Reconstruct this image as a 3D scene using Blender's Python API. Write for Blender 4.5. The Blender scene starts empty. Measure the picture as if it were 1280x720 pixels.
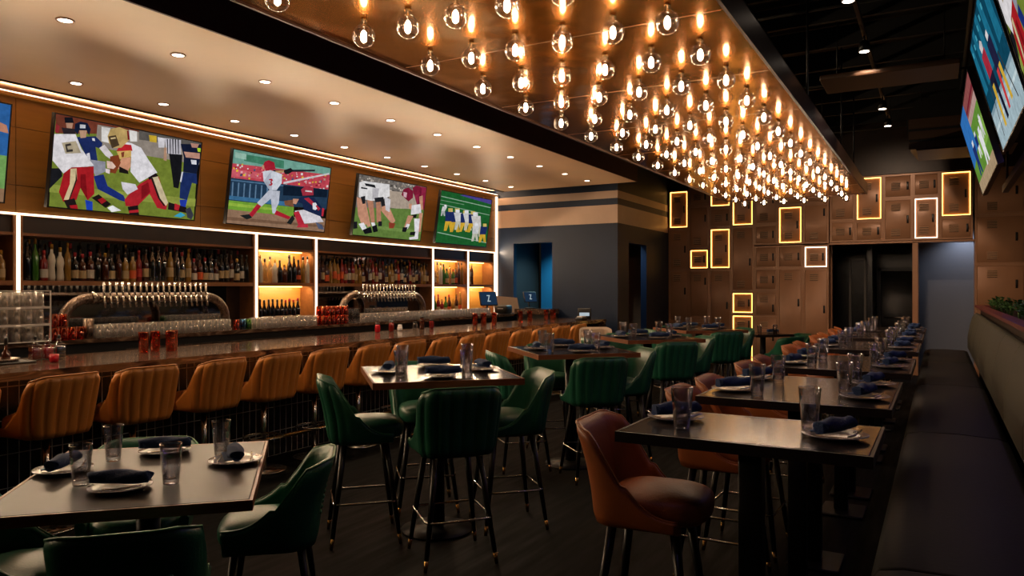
import bpy, math, random
from mathutils import Vector, Matrix
PI = math.pi
PICTURES = {
 'football': """6f7d2f 0 0 978 0 999 999 7 999
8a9440 0 761 999 725 999 825 0 846
6b3526 0 0 528 0 542 39 9 207
8d8278 252 27 999 0 999 280 252 280
5a5550 525 0 999 0 999 61 532 106
d8d4d0 278 41 335 38 338 210 286 203
d8d4d0 459 15 513 16 520 133 473 147
c0a030 597 28 653 22 658 103 608 106
d0ccd0 661 32 714 32 718 144 675 156
1a1a1e 0 588 59 572 68 656 0 813
15151c 51 20 97 0 109 60 57 77
a8806a 62 76 104 62 99 153 73 157
2a2226 39 134 119 121 126 183 56 205
8c2a30 4 99 29 123 24 202 4 194
1d2a5a 131 207 246 161 293 223 290 291 252 280 272 429 224 464 166 305
b08a70 143 117 191 102 188 194 156 212
151c33 116 137 116 66 147 30 190 33 213 95 206 166 188 114 143 128 136 184
c8c8d0 145 63 179 56 180 94 147 105
d8d4dc 225 189 241 184 246 215 230 216
d8d4dc 200 371 218 355 228 430 212 434
cfc6c6 275 284 307 237 368 340 354 389 320 360
8f8f9a 222 431 323 427 329 538 269 608 232 506
1c2b70 256 611 318 574 351 702 462 789 486 863 438 849 289 750
1f3fae 217 888 264 901 269 999 231 999
d9d4d6 0 217 124 177 167 326 252 490 95 585 75 629 4 501
a89a80 48 297 130 251 167 374 75 407
3a3430 68 308 99 286 106 305 80 326 87 360 115 346 118 371 81 390
a01c22 75 622 117 547 251 501 271 810 232 890 182 762 164 899 87 936 56 833
7a1218 175 609 205 601 232 885 182 762
c9b48c 112 563 148 550 157 679 119 907 88 913 116 732
2a1c18 144 561 157 679 124 906 117 908 148 681
201818 89 922 151 883 178 996 114 999
a01c22 125 968 171 953 178 999 133 999
1d1515 256 858 298 809 385 906 351 958
a01c22 295 873 325 840 353 873 323 917
e6e6e6 361 952 395 918 455 969 393 999
b8b4bc 711 28 836 13 848 198 740 209
2a2a30 729 34 737 32 749 211 743 213
2a2a30 749 28 757 25 769 205 763 207
2a2a30 769 22 778 19 789 200 784 201
2a2a30 789 16 798 13 810 194 804 196
2a2a30 810 9 819 7 831 188 825 190
b08a70 715 145 735 139 743 303 720 297
16161a 756 209 858 190 864 442 853 621 815 614 794 459
141a30 836 61 998 18 999 233 985 400 877 402 872 220
d0d0d8 927 235 973 229 977 285 938 288
b98a78 867 149 995 132 999 205 887 216
b0d030 970 70 998 67 999 115 977 118
b08070 913 26 982 18 970 70 927 78
1c2c5c 869 404 985 400 999 532 955 524 931 753 869 740 863 540
c8c8d0 866 405 878 402 870 538 859 529
2238a0 870 760 931 748 922 854 883 847
3aa0c0 838 976 888 918 929 949 892 985
dcd8dc 414 165 481 163 551 197 607 316 683 462 561 613 493 497 490 325 417 232
b3242a 387 285 413 192 482 185 494 251
c9a35c 388 290 485 248 489 316 415 373
7a3a28 418 295 440 275 439 339 426 347
b89a60 321 137 335 48 392 6 452 22 468 126 418 236 366 258 335 211
4a3a28 325 136 374 105 403 213 356 263
c9b080 341 147 372 128 376 143 344 164
7a1c20 444 31 454 24 468 126 455 134
c98f70 424 359 487 326 491 440 471 519 402 485
1a1614 414 455 475 490 482 530 418 527
7a3a20 349 359 403 326 422 412 395 546 355 542
d8b8a8 329 414 364 416 393 465 379 496 337 497
d8c8c8 327 504 356 508 356 560 330 549
a8222a 489 788 562 632 628 546 697 506 738 689 783 814 774 906 707 894 642 733 576 870 564 905 482 911 471 838
7f151c 578 652 624 595 645 709 587 815
201418 620 536 673 469 692 498 629 565
cdbb98 648 532 690 508 784 813 771 858 718 766
2a1c18 639 539 653 531 721 770 766 858 752 861 706 773
cfcad0 437 633 535 638 555 692 488 774 451 715
1c1416 496 918 566 886 581 999 512 999
a8222a 507 960 573 937 578 969 510 990
1c1416 787 806 930 848 943 921 788 898
a8222a 835 811 877 828 871 901 837 892
3a3a44 924 874 960 838 994 938 979 999 946 976""",
 'baseball': """6f9f90 0 0 999 0 999 150 0 404
3f7a60 97 38 483 22 489 134 101 128
93b8a8 17 31 117 32 121 108 20 106
b8434f 0 188 999 101 999 332 0 405
c85a66 0 262 274 253 278 337 0 368
e06a70 215 184 228 181 229 199 216 202
d8b030 83 173 97 169 98 190 84 194
3a4a70 788 307 802 303 803 324 789 327
8a2030 254 196 262 193 263 209 255 211
d8b030 936 110 956 105 958 132 938 137
3a4a70 780 166 795 162 795 179 781 183
8a2030 85 307 101 303 102 327 86 331
d8b030 165 271 176 269 176 284 166 287
d8b030 12 241 28 237 29 261 14 265
d8b030 836 241 854 237 855 257 837 261
d8d0cc 401 183 412 180 413 199 402 202
e0a0a8 80 275 100 270 101 300 81 305
c23a48 672 159 691 154 693 181 674 186
d8b030 384 193 399 190 400 215 385 219
8a2030 171 264 186 260 187 282 172 285
8a2030 894 134 904 132 905 146 894 148
c23a48 259 292 278 287 279 315 260 320
d8d0cc 305 195 318 191 319 210 306 213
d8b030 328 170 350 164 351 196 330 201
d8b030 719 359 729 357 730 370 720 373
c23a48 296 188 311 184 313 209 298 213
e06a70 269 198 284 194 285 216 270 220
d8d0cc 233 298 244 295 244 308 234 310
3a4a70 339 256 352 253 353 272 340 275
8a2030 999 246 999 243 999 267 999 271
d8d0cc 395 194 404 192 404 204 396 206
d8d0cc 717 269 741 263 743 297 719 302
d8d0cc 519 276 532 273 533 292 520 296
b89080 117 287 133 283 134 310 118 314
e0a0a8 623 178 635 175 636 192 624 195
8a2030 380 156 393 153 394 172 381 175
8a2030 621 232 633 229 634 249 622 251
8a2030 34 229 44 226 44 244 35 247
3a4a70 753 223 766 220 766 237 754 240
b89080 58 381 72 378 73 399 59 402
d8d0cc 968 269 992 264 994 298 970 303
e06a70 461 164 474 161 475 177 461 180
3a4a70 315 306 334 302 336 330 316 335
d8b030 802 249 819 245 820 269 803 273
d8b030 314 243 329 239 330 261 315 265
e06a70 966 273 976 271 977 288 967 290
e06a70 744 185 768 179 770 212 746 218
b89080 664 238 679 234 680 258 666 261
e06a70 921 162 931 160 932 173 922 176
b89080 24 371 32 369 32 381 25 383
8a2030 870 250 895 244 897 275 871 281
e0a0a8 152 303 171 298 172 326 154 330
c23a48 911 220 921 217 922 231 912 233
e06a70 465 348 483 343 485 369 467 373
d8d0cc 40 191 58 186 59 213 41 218
e0a0a8 275 234 284 232 284 248 276 250
8a2030 360 334 373 331 374 350 361 353
c23a48 745 333 759 330 760 350 746 353
b89080 110 307 130 302 131 333 111 338
8a2030 392 313 407 310 408 332 393 335
c23a48 616 356 632 352 634 375 617 379
e06a70 777 160 802 154 803 184 779 190
d8b030 682 204 703 198 705 228 683 233
d8d0cc 518 355 539 350 540 376 519 381
e0a0a8 617 157 629 154 630 170 618 173
d8b030 500 261 513 258 514 281 501 284
d8d0cc 336 330 357 325 359 356 337 361
e0a0a8 655 277 669 274 670 293 656 297
e0a0a8 765 261 790 255 791 285 767 291
3a4a70 586 240 598 237 599 250 587 253
e06a70 990 187 999 184 999 208 991 211
3a4a70 652 281 667 277 667 294 653 297
c23a48 187 344 204 340 205 364 188 368
3a4a70 78 315 95 311 97 341 79 345
d8d0cc 627 207 641 204 642 223 628 227
c23a48 578 259 597 254 598 284 580 288
e06a70 788 320 813 315 815 345 790 350
c23a48 175 390 191 386 193 411 176 415
e0a0a8 749 360 758 357 759 374 749 376
d8b030 654 310 673 306 674 332 655 337
8a2030 844 287 869 281 871 312 846 317
8a2030 895 286 907 283 908 303 896 306
e0a0a8 726 253 743 249 744 273 727 277
3a4a70 893 210 908 207 909 227 894 231
e06a70 263 250 271 248 272 260 264 262
3a4a70 891 225 909 220 910 244 892 248
c23a48 377 240 386 238 387 250 378 253
3a4a70 437 373 453 370 454 396 439 399
d8b030 575 207 585 204 585 221 576 223
c23a48 458 294 474 290 475 313 459 317
d8d0cc 136 220 148 217 149 232 137 235
d8b030 156 345 173 341 174 366 157 369
8a2030 22 229 39 224 41 248 23 253
d8d0cc 34 244 44 241 45 256 35 259
e06a70 874 273 891 269 892 293 875 297
c23a48 713 283 734 278 736 312 714 317
e06a70 534 302 554 297 556 327 535 331
e0a0a8 470 178 491 173 492 201 472 207
d8b030 478 231 489 228 490 244 478 247
b89080 488 267 500 265 501 284 489 287
d8d0cc 305 242 318 239 319 261 307 264
e06a70 262 313 272 310 273 329 263 332
d8d0cc 80 195 94 192 95 216 81 219
e06a70 216 287 231 283 232 305 217 308
b89080 878 224 899 219 900 247 880 251
8a2030 309 190 324 187 326 212 311 215
d8b030 104 309 124 304 125 331 105 336
d8d0cc 932 319 950 315 951 335 934 339
d8b030 802 167 822 162 823 189 804 194
c23a48 766 237 788 232 790 262 768 267
d8d0cc 890 335 915 330 917 364 892 369
3a4a70 578 259 601 253 603 286 580 291
8a2030 920 152 933 149 934 163 921 166
e06a70 44 324 56 321 56 339 45 342
d8d0cc 670 153 691 148 693 181 671 186
d8d0cc 67 220 79 217 80 235 68 238
e06a70 891 356 901 353 902 367 892 369
3a4a70 196 217 213 213 214 240 197 245
b89080 798 189 813 185 815 209 800 212
d8b030 37 265 57 259 58 289 39 295
b89080 529 205 543 202 543 218 530 221
b89080 297 203 310 200 311 222 298 225
b89080 927 175 950 169 951 200 929 205
8a2030 957 341 972 338 974 362 958 365
d8b030 239 275 247 273 248 285 239 287
c8c0c4 498 327 986 73 987 97 500 359
22384f 0 384 999 332 999 647 0 696
4a6a88 0 406 988 341 990 362 0 424
5a7894 15 440 27 437 32 649 20 652
5a7894 67 437 79 434 84 648 72 650
5a7894 119 434 131 431 137 647 125 649
5a7894 173 431 185 428 191 646 178 648
5a7894 227 428 239 425 245 644 233 647
5a7894 282 425 295 422 301 643 288 645
5a7894 338 422 351 419 357 642 344 644
3a6a90 0 626 582 605 585 671 0 677
101c2c 501 375 988 334 990 457 508 521
6f9a33 0 690 633 672 642 845 0 824
8fb040 0 720 473 724 474 756 0 763
8f6f58 0 812 664 814 999 788 999 999 0 999
745642 0 915 994 895 996 930 0 961
22262c 379 185 557 132 819 64 821 91 559 165 392 227
1a1a1e 490 156 556 107 593 140 538 203 504 211
b08860 406 188 490 156 491 189 408 223
a02030 276 158 292 88 329 55 385 72 404 156 332 204
c08a70 269 145 290 139 297 194 275 193
c9cdd6 283 229 357 191 475 219 481 347 437 461 367 476 300 357
a8acb8 359 216 393 464 367 476 304 356
a82030 351 320 381 306 391 330 379 355 393 380 381 409 355 408 354 396 376 384 366 361 373 334 351 333
b9bcc8 360 478 471 466 473 642 450 728 472 806 420 798 388 594 303 725 260 676 321 559
a82030 262 692 304 716 229 884 192 858
a82030 456 750 612 822 591 863 439 811
1c2020 111 881 196 848 229 893 179 926
1c2020 575 921 627 793 656 842 623 935
1a2444 628 579 708 503 842 486 967 653 961 767 757 741 720 602
a82838 733 525 781 499 928 643 909 681
d8d8dc 832 574 867 561 884 592 870 615 892 646 873 677 842 668
a03040 690 399 735 329 822 337 833 454 714 485
d0c8c8 738 396 812 393 813 413 734 417
7a5038 524 600 615 565 633 672 538 663
c08a70 614 549 678 543 654 625 618 621
d5d0d6 647 726 742 693 934 764 983 844 766 900 689 837
b02838 637 752 688 719 771 913 707 949
b83040 699 937 803 902 813 955 684 970
505870 888 858 968 892 999 965 933 960
b02838 947 629 974 635 970 758 949 754""",
 'scrimmage': """6f6862 0 0 989 0 999 409 0 603
c0b4a8 589 119 612 114 614 140 591 146
a09890 732 16 763 9 766 44 735 51
8a7c70 599 124 629 118 632 148 601 155
5a5450 653 156 673 151 675 178 655 183
a09890 618 3 638 0 640 25 620 30
5a5450 154 43 178 38 180 67 156 73
c0b4a8 778 57 809 50 811 82 780 89
a09890 643 158 659 154 661 174 644 177
a09890 894 136 923 130 925 158 896 164
8a7c70 652 46 675 41 677 68 654 73
a09890 721 137 748 131 750 162 723 168
a09890 160 38 184 32 186 65 162 71
8a7c70 668 172 685 168 686 184 669 188
5a5450 684 117 715 111 718 146 687 152
c0b4a8 837 144 859 140 860 163 839 168
443f3c 523 94 543 90 544 113 525 117
a09890 830 134 844 131 845 150 831 153
a09890 334 53 353 49 354 71 335 76
c0b4a8 937 123 958 118 960 142 939 147
8a7c70 691 167 709 163 710 183 693 186
5a5450 175 90 187 87 188 102 176 105
c0b4a8 181 141 206 135 207 161 183 167
443f3c 467 11 487 6 488 25 469 30
8a7c70 158 168 180 164 181 189 160 194
5a5450 335 76 348 73 349 92 336 94
a09890 729 163 757 157 759 188 732 194
5a5450 105 51 126 46 128 72 107 77
a09890 462 170 485 165 486 187 463 192
5a5450 819 44 837 40 838 64 821 68
c0b4a8 697 8 721 3 723 26 699 32
8a7c70 124 10 139 6 140 24 125 28
8a7c70 221 124 243 120 244 145 222 150
c0b4a8 158 61 179 56 181 81 160 86
c0b4a8 638 100 659 95 660 119 640 123
8a7c70 317 91 336 87 337 113 319 117
5a5450 550 150 574 145 575 168 552 173
a09890 72 107 87 103 88 121 73 125
5a5450 137 121 158 116 160 142 138 147
5a5450 514 62 540 56 543 90 516 96
8a7c70 767 107 792 102 794 129 769 135
8a7c70 598 54 628 48 630 78 600 85
5a5450 196 82 212 78 213 96 198 100
5a5450 873 52 894 48 896 71 875 76
8a7c70 327 104 356 98 358 131 329 138
443f3c 70 74 82 71 83 86 71 89
a09890 767 8 784 4 786 24 768 28
5a5450 801 36 829 30 831 65 803 72
8a7c70 993 2 999 0 999 14 994 18
c0b4a8 496 93 509 90 510 105 497 108
c0b4a8 619 116 643 111 645 142 621 147
a09890 666 11 680 8 681 28 668 31
c0b4a8 409 24 422 21 423 40 411 43
c0b4a8 302 61 321 56 322 75 303 79
c0b4a8 564 101 587 96 589 122 566 128
c0b4a8 947 28 972 22 975 54 950 60
a09890 624 134 647 129 649 156 626 161
c0b4a8 500 96 519 91 521 110 501 115
c0b4a8 435 168 464 161 467 195 437 202
a09890 520 103 543 98 545 124 522 129
c0b4a8 245 100 266 95 268 121 246 126
8a7c70 952 83 970 80 971 99 953 103
a09890 155 162 179 156 181 186 156 191
a09890 511 109 527 105 528 124 512 128
8a7c70 301 148 327 142 328 172 303 178
8a7c70 610 36 630 31 632 54 612 59
5a5450 30 4 54 0 56 30 32 36
a09890 868 122 886 118 887 138 869 141
443f3c 353 110 372 105 374 128 355 132
8a7c70 944 77 966 72 968 100 946 105
5a5450 768 20 782 17 783 32 769 36
5a5450 368 30 390 25 392 51 369 57
8a7c70 538 169 558 164 560 187 540 191
5a5450 864 26 882 22 883 42 866 46
c0b4a8 742 101 763 96 765 124 744 128
5a5450 413 127 432 122 434 145 414 149
5a5450 427 93 450 88 451 114 429 119
8a7c70 265 24 284 20 285 42 266 47
8a7c70 743 156 764 152 765 175 745 180
5a5450 878 71 907 65 910 101 881 107
c0b4a8 778 61 799 57 801 80 780 85
8a7c70 818 128 839 124 841 147 820 152
443f3c 870 105 895 100 897 127 872 133
a09890 264 58 280 55 281 70 265 73
c0b4a8 593 137 610 133 611 153 595 156
5a5450 332 73 351 68 352 91 333 95
443f3c 474 163 504 157 506 187 477 193
8a7c70 745 84 772 78 775 110 747 116
c0b4a8 183 59 198 55 199 74 184 77
443f3c 697 99 721 94 723 125 699 130
443f3c 759 141 791 134 793 169 762 176
5a5450 718 63 742 57 745 84 720 90
c0b4a8 726 120 743 116 745 136 728 140
5a5450 677 154 701 149 703 177 679 182
a09890 438 117 461 112 463 139 440 144
a09890 47 138 70 133 72 158 48 164
a09890 296 59 315 54 316 76 297 81
443f3c 252 13 264 10 265 24 253 27
443f3c 106 125 125 120 126 139 108 143
a09890 774 14 802 8 804 36 776 42
a09890 188 143 206 139 208 165 189 169
8a7c70 201 6 220 2 221 24 203 28
8a7c70 249 69 261 66 262 85 250 88
8a7c70 640 123 664 118 666 145 642 150
5a5450 95 146 114 141 115 160 97 164
a09890 864 70 882 66 883 86 865 90
5a5450 52 123 70 118 71 140 53 144
443f3c 836 128 864 122 867 154 839 160
a09890 488 68 511 62 513 89 490 94
c0b4a8 132 30 153 25 154 51 133 56
443f3c 449 76 475 71 477 105 451 110
5a5450 233 111 248 107 249 126 234 129
8a7c70 252 117 271 113 272 135 253 140
c0b4a8 772 126 786 123 787 139 773 142
443f3c 768 167 796 161 799 196 771 202
a09890 636 26 650 23 651 38 638 41
8a7c70 534 15 557 9 559 40 536 45
c0b4a8 32 87 55 81 57 107 33 112
a09890 8 45 23 42 24 60 9 63
c0b4a8 108 43 126 39 127 61 109 65
c0b4a8 895 3 916 0 918 22 896 27
a89888 433 180 999 149 999 464 452 470
5f7a3a 0 548 999 409 999 999 0 999
6f8a46 0 806 992 812 997 874 0 862
c08a70 0 378 82 397 174 803 114 843 42 666
b07a60 137 386 221 388 287 785 236 793
c08a70 52 403 113 391 232 825 186 851
b07a60 260 361 326 386 371 745 307 755
c08a70 348 381 450 439 575 692 527 748 349 543
1c1c20 0 786 43 778 55 890 4 905
1c1c20 328 732 380 724 385 809 334 817
d9d6d6 13 135 65 97 426 74 449 276 346 351 206 402 82 397 26 371
b4b0b4 193 187 287 174 282 356 211 378
c8c6ca 375 299 466 327 474 552 413 524
202024 41 202 126 202 127 224 42 227
202024 82 130 221 128 240 176 100 170
202024 234 347 359 303 401 448 354 476 333 392 255 419
202024 50 366 109 335 123 463 87 478
e4e2e4 63 813 129 783 178 871 127 917
e4e2e4 228 768 279 760 302 833 259 852
141418 126 906 232 840 261 937 162 974
141418 248 830 310 793 339 906 276 931
8a3a28 479 728 577 732 560 822 493 832
8a2440 784 96 841 3 999 6 999 422 897 403 838 244
6a1830 886 33 922 33 933 388 897 395
7a1c34 619 218 639 111 712 64 792 114 802 232 737 312
c8a0a8 643 158 701 161 698 253 655 242
c08a70 899 192 951 161 983 420 936 428
7a1c34 774 58 830 0 903 14 903 150 808 178
d8d4d8 788 375 931 323 966 489 800 542
c08a70 750 350 796 341 797 454 756 429
16161a 811 548 895 517 886 585 794 600
c08a70 756 562 841 559 773 791 716 791
c08a70 930 491 988 481 987 834 932 842
e0dce0 859 605 949 591 961 971 824 997 814 957 902 929
e0dce0 753 712 803 721 774 807 731 797
16161a 695 786 772 774 754 867 694 867
16161a 821 857 906 837 901 908 818 915""",
 'field': """1d5a2a 0 0 999 0 999 999 0 999
175022 0 459 999 488 999 675 0 610
4a3f86 422 0 999 0 999 89 344 24
8aa890 0 102 999 149 999 168 0 118
8aa890 0 253 999 312 999 326 0 266
8aa890 19 797 999 903 999 922 21 815
6a9070 0 178 449 186 450 199 0 191
a8a8a8 46 375 102 367 122 474 98 478 79 414 66 482 42 485
c8c8c8 57 299 138 287 108 384 44 392
d8d8dc 82 260 122 255 126 289 86 295
c9a030 138 539 252 525 295 744 245 750 205 620 179 757 130 763
1e2a5a 120 386 284 365 265 559 134 575
c8b060 162 315 243 304 251 373 170 384
c9a030 250 538 375 523 419 754 365 760 322 619 297 767 243 773
1e2a5a 239 375 414 352 387 557 246 575
c8b060 284 298 372 286 381 360 293 372
b8b8a8 327 515 436 502 473 702 427 707 391 589 368 714 321 719
c8c8c8 274 384 424 364 444 532 327 547
d8d8dc 299 318 374 308 382 369 307 379
c9a030 426 526 537 512 581 727 534 732 492 609 465 739 418 745
1e2a5a 404 380 565 358 550 547 422 562
c8b060 443 312 523 301 532 367 451 378
c0b8a0 509 502 621 488 660 690 612 696 575 576 552 702 504 708
c8c8c8 450 369 603 349 629 519 509 534
d8d8dc 472 303 548 293 556 355 480 365
c9a030 585 515 698 501 744 718 695 724 653 599 630 731 578 736
1e2a5a 558 368 722 347 711 537 581 552
c8b060 597 300 679 289 688 356 606 367
b8b4a0 692 562 825 546 881 798 822 804 771 655 742 812 685 818
c8c4c0 613 393 805 368 843 586 684 604
d8d8dc 643 316 739 303 749 385 653 397
b8b8a8 687 725 784 714 821 898 781 902 745 793 723 907 679 912
c8c8c8 670 597 811 580 796 741 681 753
d8d8dc 702 538 773 529 781 589 710 597
c9a030 838 717 946 706 987 906 942 910 903 795 878 916 833 920
1e2a5a 834 582 987 565 960 737 834 751
c8b060 875 517 951 508 960 572 884 581""",
 'outfield': """2c5f9c 0 0 999 0 999 520 0 520
6f9a55 0 520 999 520 999 860 0 860
8a6a50 0 860 999 860 999 999 0 999
14203a 600 60 900 150 960 210 940 300 700 260 600 200
b07a62 880 150 985 210 999 290 940 280 880 220""",
 'rink': """0e4258 0 0 999 0 999 999 0 999
1c6a86 0 0 90 0 150 480 20 480
1c6a86 200 0 290 0 350 480 220 480
1c6a86 400 0 490 0 550 480 420 480
1c6a86 600 0 690 0 750 480 620 480
1c6a86 800 0 890 0 950 480 820 480
3f9ab0 20 60 60 70 60 120 20 110
3f9ab0 150 60 190 70 190 120 150 110
3f9ab0 280 60 320 70 320 120 280 110
3f9ab0 410 60 450 70 450 120 410 110
3f9ab0 540 60 580 70 580 120 540 110
3f9ab0 670 60 710 70 710 120 670 110
3f9ab0 800 60 840 70 840 120 800 110
9fb4bc 0 640 999 640 999 999 0 999
7f98a4 0 640 999 640 999 680 0 680
c0d0d4 0 800 999 760 999 790 0 830
c8c0c0 300 180 360 150 410 190 400 250 320 250
a02838 280 260 430 250 460 470 300 480
1c1c30 300 470 460 470 470 560 300 560
d0a838 310 540 380 540 370 900 310 900
18182c 400 540 470 540 500 880 440 890
e0d8d8 560 240 620 230 640 290 570 300
20203c 530 310 680 300 700 540 550 540
c83838 560 540 620 540 610 860 560 860
d0a838 640 540 700 540 740 840 690 850
3a3030 250 480 265 480 200 930 185 930
3a3030 720 480 735 480 860 900 845 905""",
 'ballpark': """5f8a34 0 0 999 0 999 999 0 999
8a4a48 400 0 999 0 999 260 400 260
b09088 400 200 999 200 999 300 400 300
70202c 400 120 999 120 999 160 400 160
2f6cb0 0 0 420 0 480 560 0 640
7fa848 480 500 999 440 999 700 520 720
a89070 0 840 999 840 999 999 0 999
20306a 241 610 359 610 376 820 325 820 300 694 258 820 208 820
20306a 216 463 384 463 367 644 233 644
d8d8dc 258 400 342 400 342 467 258 467
d8d8d8 478 550 562 550 574 700 538 700 520 610 490 700 454 700
20306a 460 445 580 445 568 574 472 574
d8d8dc 490 400 550 400 550 448 490 448
e0e0e0 664 660 776 660 792 860 744 860 720 740 680 860 632 860
e0e0e0 640 520 800 520 784 692 656 692
d8d8dc 680 460 760 460 760 524 680 524
c8c8c8 826 520 894 520 903 640 874 640 860 568 836 640 807 640
d8d8d8 812 436 908 436 898 539 822 539
d8d8dc 836 400 884 400 884 438 836 438""",
}
R = math.radians
scene = bpy.context.scene
COL = scene.collection
rng = random.Random(7)

# ------------------------------------------------------------------ colour / materials
def lin(c):
    c /= 255.0
    return c / 12.92 if c <= 0.04045 else ((c + 0.055) / 1.055) ** 2.4
def hexc(h):
    return (lin(int(h[0:2], 16)), lin(int(h[2:4], 16)), lin(int(h[4:6], 16)), 1.0)

MATS = {}
def new_mat(name):
    m = bpy.data.materials.new(name); m.use_nodes = True
    nt = m.node_tree; nt.nodes.clear()
    out = nt.nodes.new('ShaderNodeOutputMaterial')
    MATS[name] = m
    return m, nt, out
def mat(name, col, rough=0.5, metal=0.0, var=0.0, scale=8.0, bump=0.0, bscale=60.0, stretch=(1, 1, 1), coat=0.0, spec=0.5, rvar=0.0):
    m, nt, out = new_mat(name)
    b = nt.nodes.new('ShaderNodeBsdfPrincipled')
    c = hexc(col)
    b.inputs['Base Color'].default_value = c
    b.inputs['Roughness'].default_value = rough
    b.inputs['Metallic'].default_value = metal
    b.inputs['Coat Weight'].default_value = coat
    b.inputs['Specular IOR Level'].default_value = spec
    if var or bump or rvar:
        tc = nt.nodes.new('ShaderNodeTexCoord'); mp = nt.nodes.new('ShaderNodeMapping')
        mp.inputs['Scale'].default_value = stretch
        nt.links.new(tc.outputs['Object'], mp.inputs['Vector'])
    if var or rvar:
        n = nt.nodes.new('ShaderNodeTexNoise'); n.inputs['Scale'].default_value = scale; n.inputs['Detail'].default_value = 6
        nt.links.new(mp.outputs['Vector'], n.inputs['Vector'])
        if var:
            r = nt.nodes.new('ShaderNodeValToRGB')
            r.color_ramp.elements[0].position = 0.3; r.color_ramp.elements[1].position = 0.72
            r.color_ramp.elements[0].color = tuple(x * (1 - var) for x in c[:3]) + (1,)
            r.color_ramp.elements[1].color = tuple(min(1, x * (1 + var)) for x in c[:3]) + (1,)
            nt.links.new(n.outputs['Fac'], r.inputs['Fac']); nt.links.new(r.outputs['Color'], b.inputs['Base Color'])
        if rvar:
            mr = nt.nodes.new('ShaderNodeMapRange'); mr.inputs['From Min'].default_value = 0.3; mr.inputs['From Max'].default_value = 0.7
            mr.inputs['To Min'].default_value = max(0.02, rough - rvar); mr.inputs['To Max'].default_value = rough + rvar
            nt.links.new(n.outputs['Fac'], mr.inputs['Value']); nt.links.new(mr.outputs['Result'], b.inputs['Roughness'])
    if bump:
        n2 = nt.nodes.new('ShaderNodeTexNoise'); n2.inputs['Scale'].default_value = bscale; n2.inputs['Detail'].default_value = 3
        nt.links.new(mp.outputs['Vector'], n2.inputs['Vector'])
        bp = nt.nodes.new('ShaderNodeBump'); bp.inputs['Strength'].default_value = bump; bp.inputs['Distance'].default_value = 0.01
        nt.links.new(n2.outputs['Fac'], bp.inputs['Height']); nt.links.new(bp.outputs['Normal'], b.inputs['Normal'])
    nt.links.new(b.outputs['BSDF'], out.inputs['Surface'])
    return m
def emis(name, col, strength):
    m, nt, out = new_mat(name)
    e = nt.nodes.new('ShaderNodeEmission'); e.inputs['Color'].default_value = hexc(col); e.inputs['Strength'].default_value = strength
    nt.links.new(e.outputs['Emission'], out.inputs['Surface'])
    return m
def glassy(name, tint='f4f4f4', edge='ffffff', fac0=0.04, fac1=0.75, rough=0.03, haze=0.0, blend=0.35):
    """thin clear glass: transparent in the middle, reflecting at the rim"""
    m, nt, out = new_mat(name)
    t = nt.nodes.new('ShaderNodeBsdfTransparent'); t.inputs['Color'].default_value = hexc(tint)
    g = nt.nodes.new('ShaderNodeBsdfGlossy'); g.inputs['Color'].default_value = hexc(edge); g.inputs['Roughness'].default_value = rough
    lw = nt.nodes.new('ShaderNodeLayerWeight'); lw.inputs['Blend'].default_value = blend
    mr = nt.nodes.new('ShaderNodeMapRange'); mr.inputs['To Min'].default_value = fac0; mr.inputs['To Max'].default_value = fac1
    mx = nt.nodes.new('ShaderNodeMixShader')
    nt.links.new(lw.outputs['Facing'], mr.inputs['Value']); nt.links.new(mr.outputs['Result'], mx.inputs['Fac'])
    nt.links.new(t.outputs['BSDF'], mx.inputs[1]); nt.links.new(g.outputs['BSDF'], mx.inputs[2])
    last = mx.outputs['Shader']
    if haze:
        d = nt.nodes.new('ShaderNodeBsdfDiffuse'); d.inputs['Color'].default_value = hexc('e8e4e0')
        tl = nt.nodes.new('ShaderNodeBsdfTranslucent'); tl.inputs['Color'].default_value = hexc('e8e4e0')
        a = nt.nodes.new('ShaderNodeMixShader'); a.inputs['Fac'].default_value = 0.5
        nt.links.new(d.outputs['BSDF'], a.inputs[1]); nt.links.new(tl.outputs['BSDF'], a.inputs[2])
        h = nt.nodes.new('ShaderNodeMixShader'); h.inputs['Fac'].default_value = haze
        nt.links.new(last, h.inputs[1]); nt.links.new(a.outputs['Shader'], h.inputs[2]); last = h.outputs['Shader']
    nt.links.new(last, out.inputs['Surface'])
    return m

GREEN = mat('green_leather', '1d5a43', 0.36, bump=0.12, bscale=90, var=0.15, scale=5)
GREEN_PIPE = mat('green_piping', '3a7556', 0.4)
TAN = mat('tan_leather', 'c47c36', 0.42, bump=0.12, bscale=90, var=0.12, scale=5)
TAN_PIPE = mat('tan_piping', 'b97a45', 0.45)
RUST = mat('rust_leather', '96501f', 0.46, bump=0.12, bscale=90, var=0.12, scale=5)
BLACKWOOD = mat('black_wood', '0d0b0b', 0.35)
BRASS = mat('brass', 'b08a50', 0.25, 1.0)
CHROME = mat('chrome', 'c8c2ba', 0.18, 1.0)
STEEL = mat('brushed_steel', '857366', 0.3, 1.0, rvar=0.08, scale=30, stretch=(1, 8, 1))
BLACKMETAL = mat('black_metal', '0b0b0d', 0.4, 0.3)
BLACK = mat('black_paint', '060607', 0.6)
TABLETOP = mat('steel_grey_tabletop', '322b28', 0.17, 0.35, var=0.05, scale=3)
LOWTOP = mat('dark_satin_tabletop', '1c1613', 0.36, 0.0, var=0.05, scale=3, spec=0.16)
TABLEEDGE = mat('walnut_edge', '7a4524', 0.4, var=0.25, scale=10, stretch=(1, 1, 12))
DARKEDGE = mat('dark_edge', '1c1212', 0.35)
FLOOR = mat('dark_floor_boards', '060504', 0.65, var=0.3, spec=0.08, scale=2.5, stretch=(6, 0.6, 1), rvar=0.1)
CEIL_TAN = mat('brown_plaster', 'e0b890', 0.42, 0.0, var=0.08, scale=1.3, rvar=0.06)
COVE = mat('cove_paint', 'd0ae90', 0.6)
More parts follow.
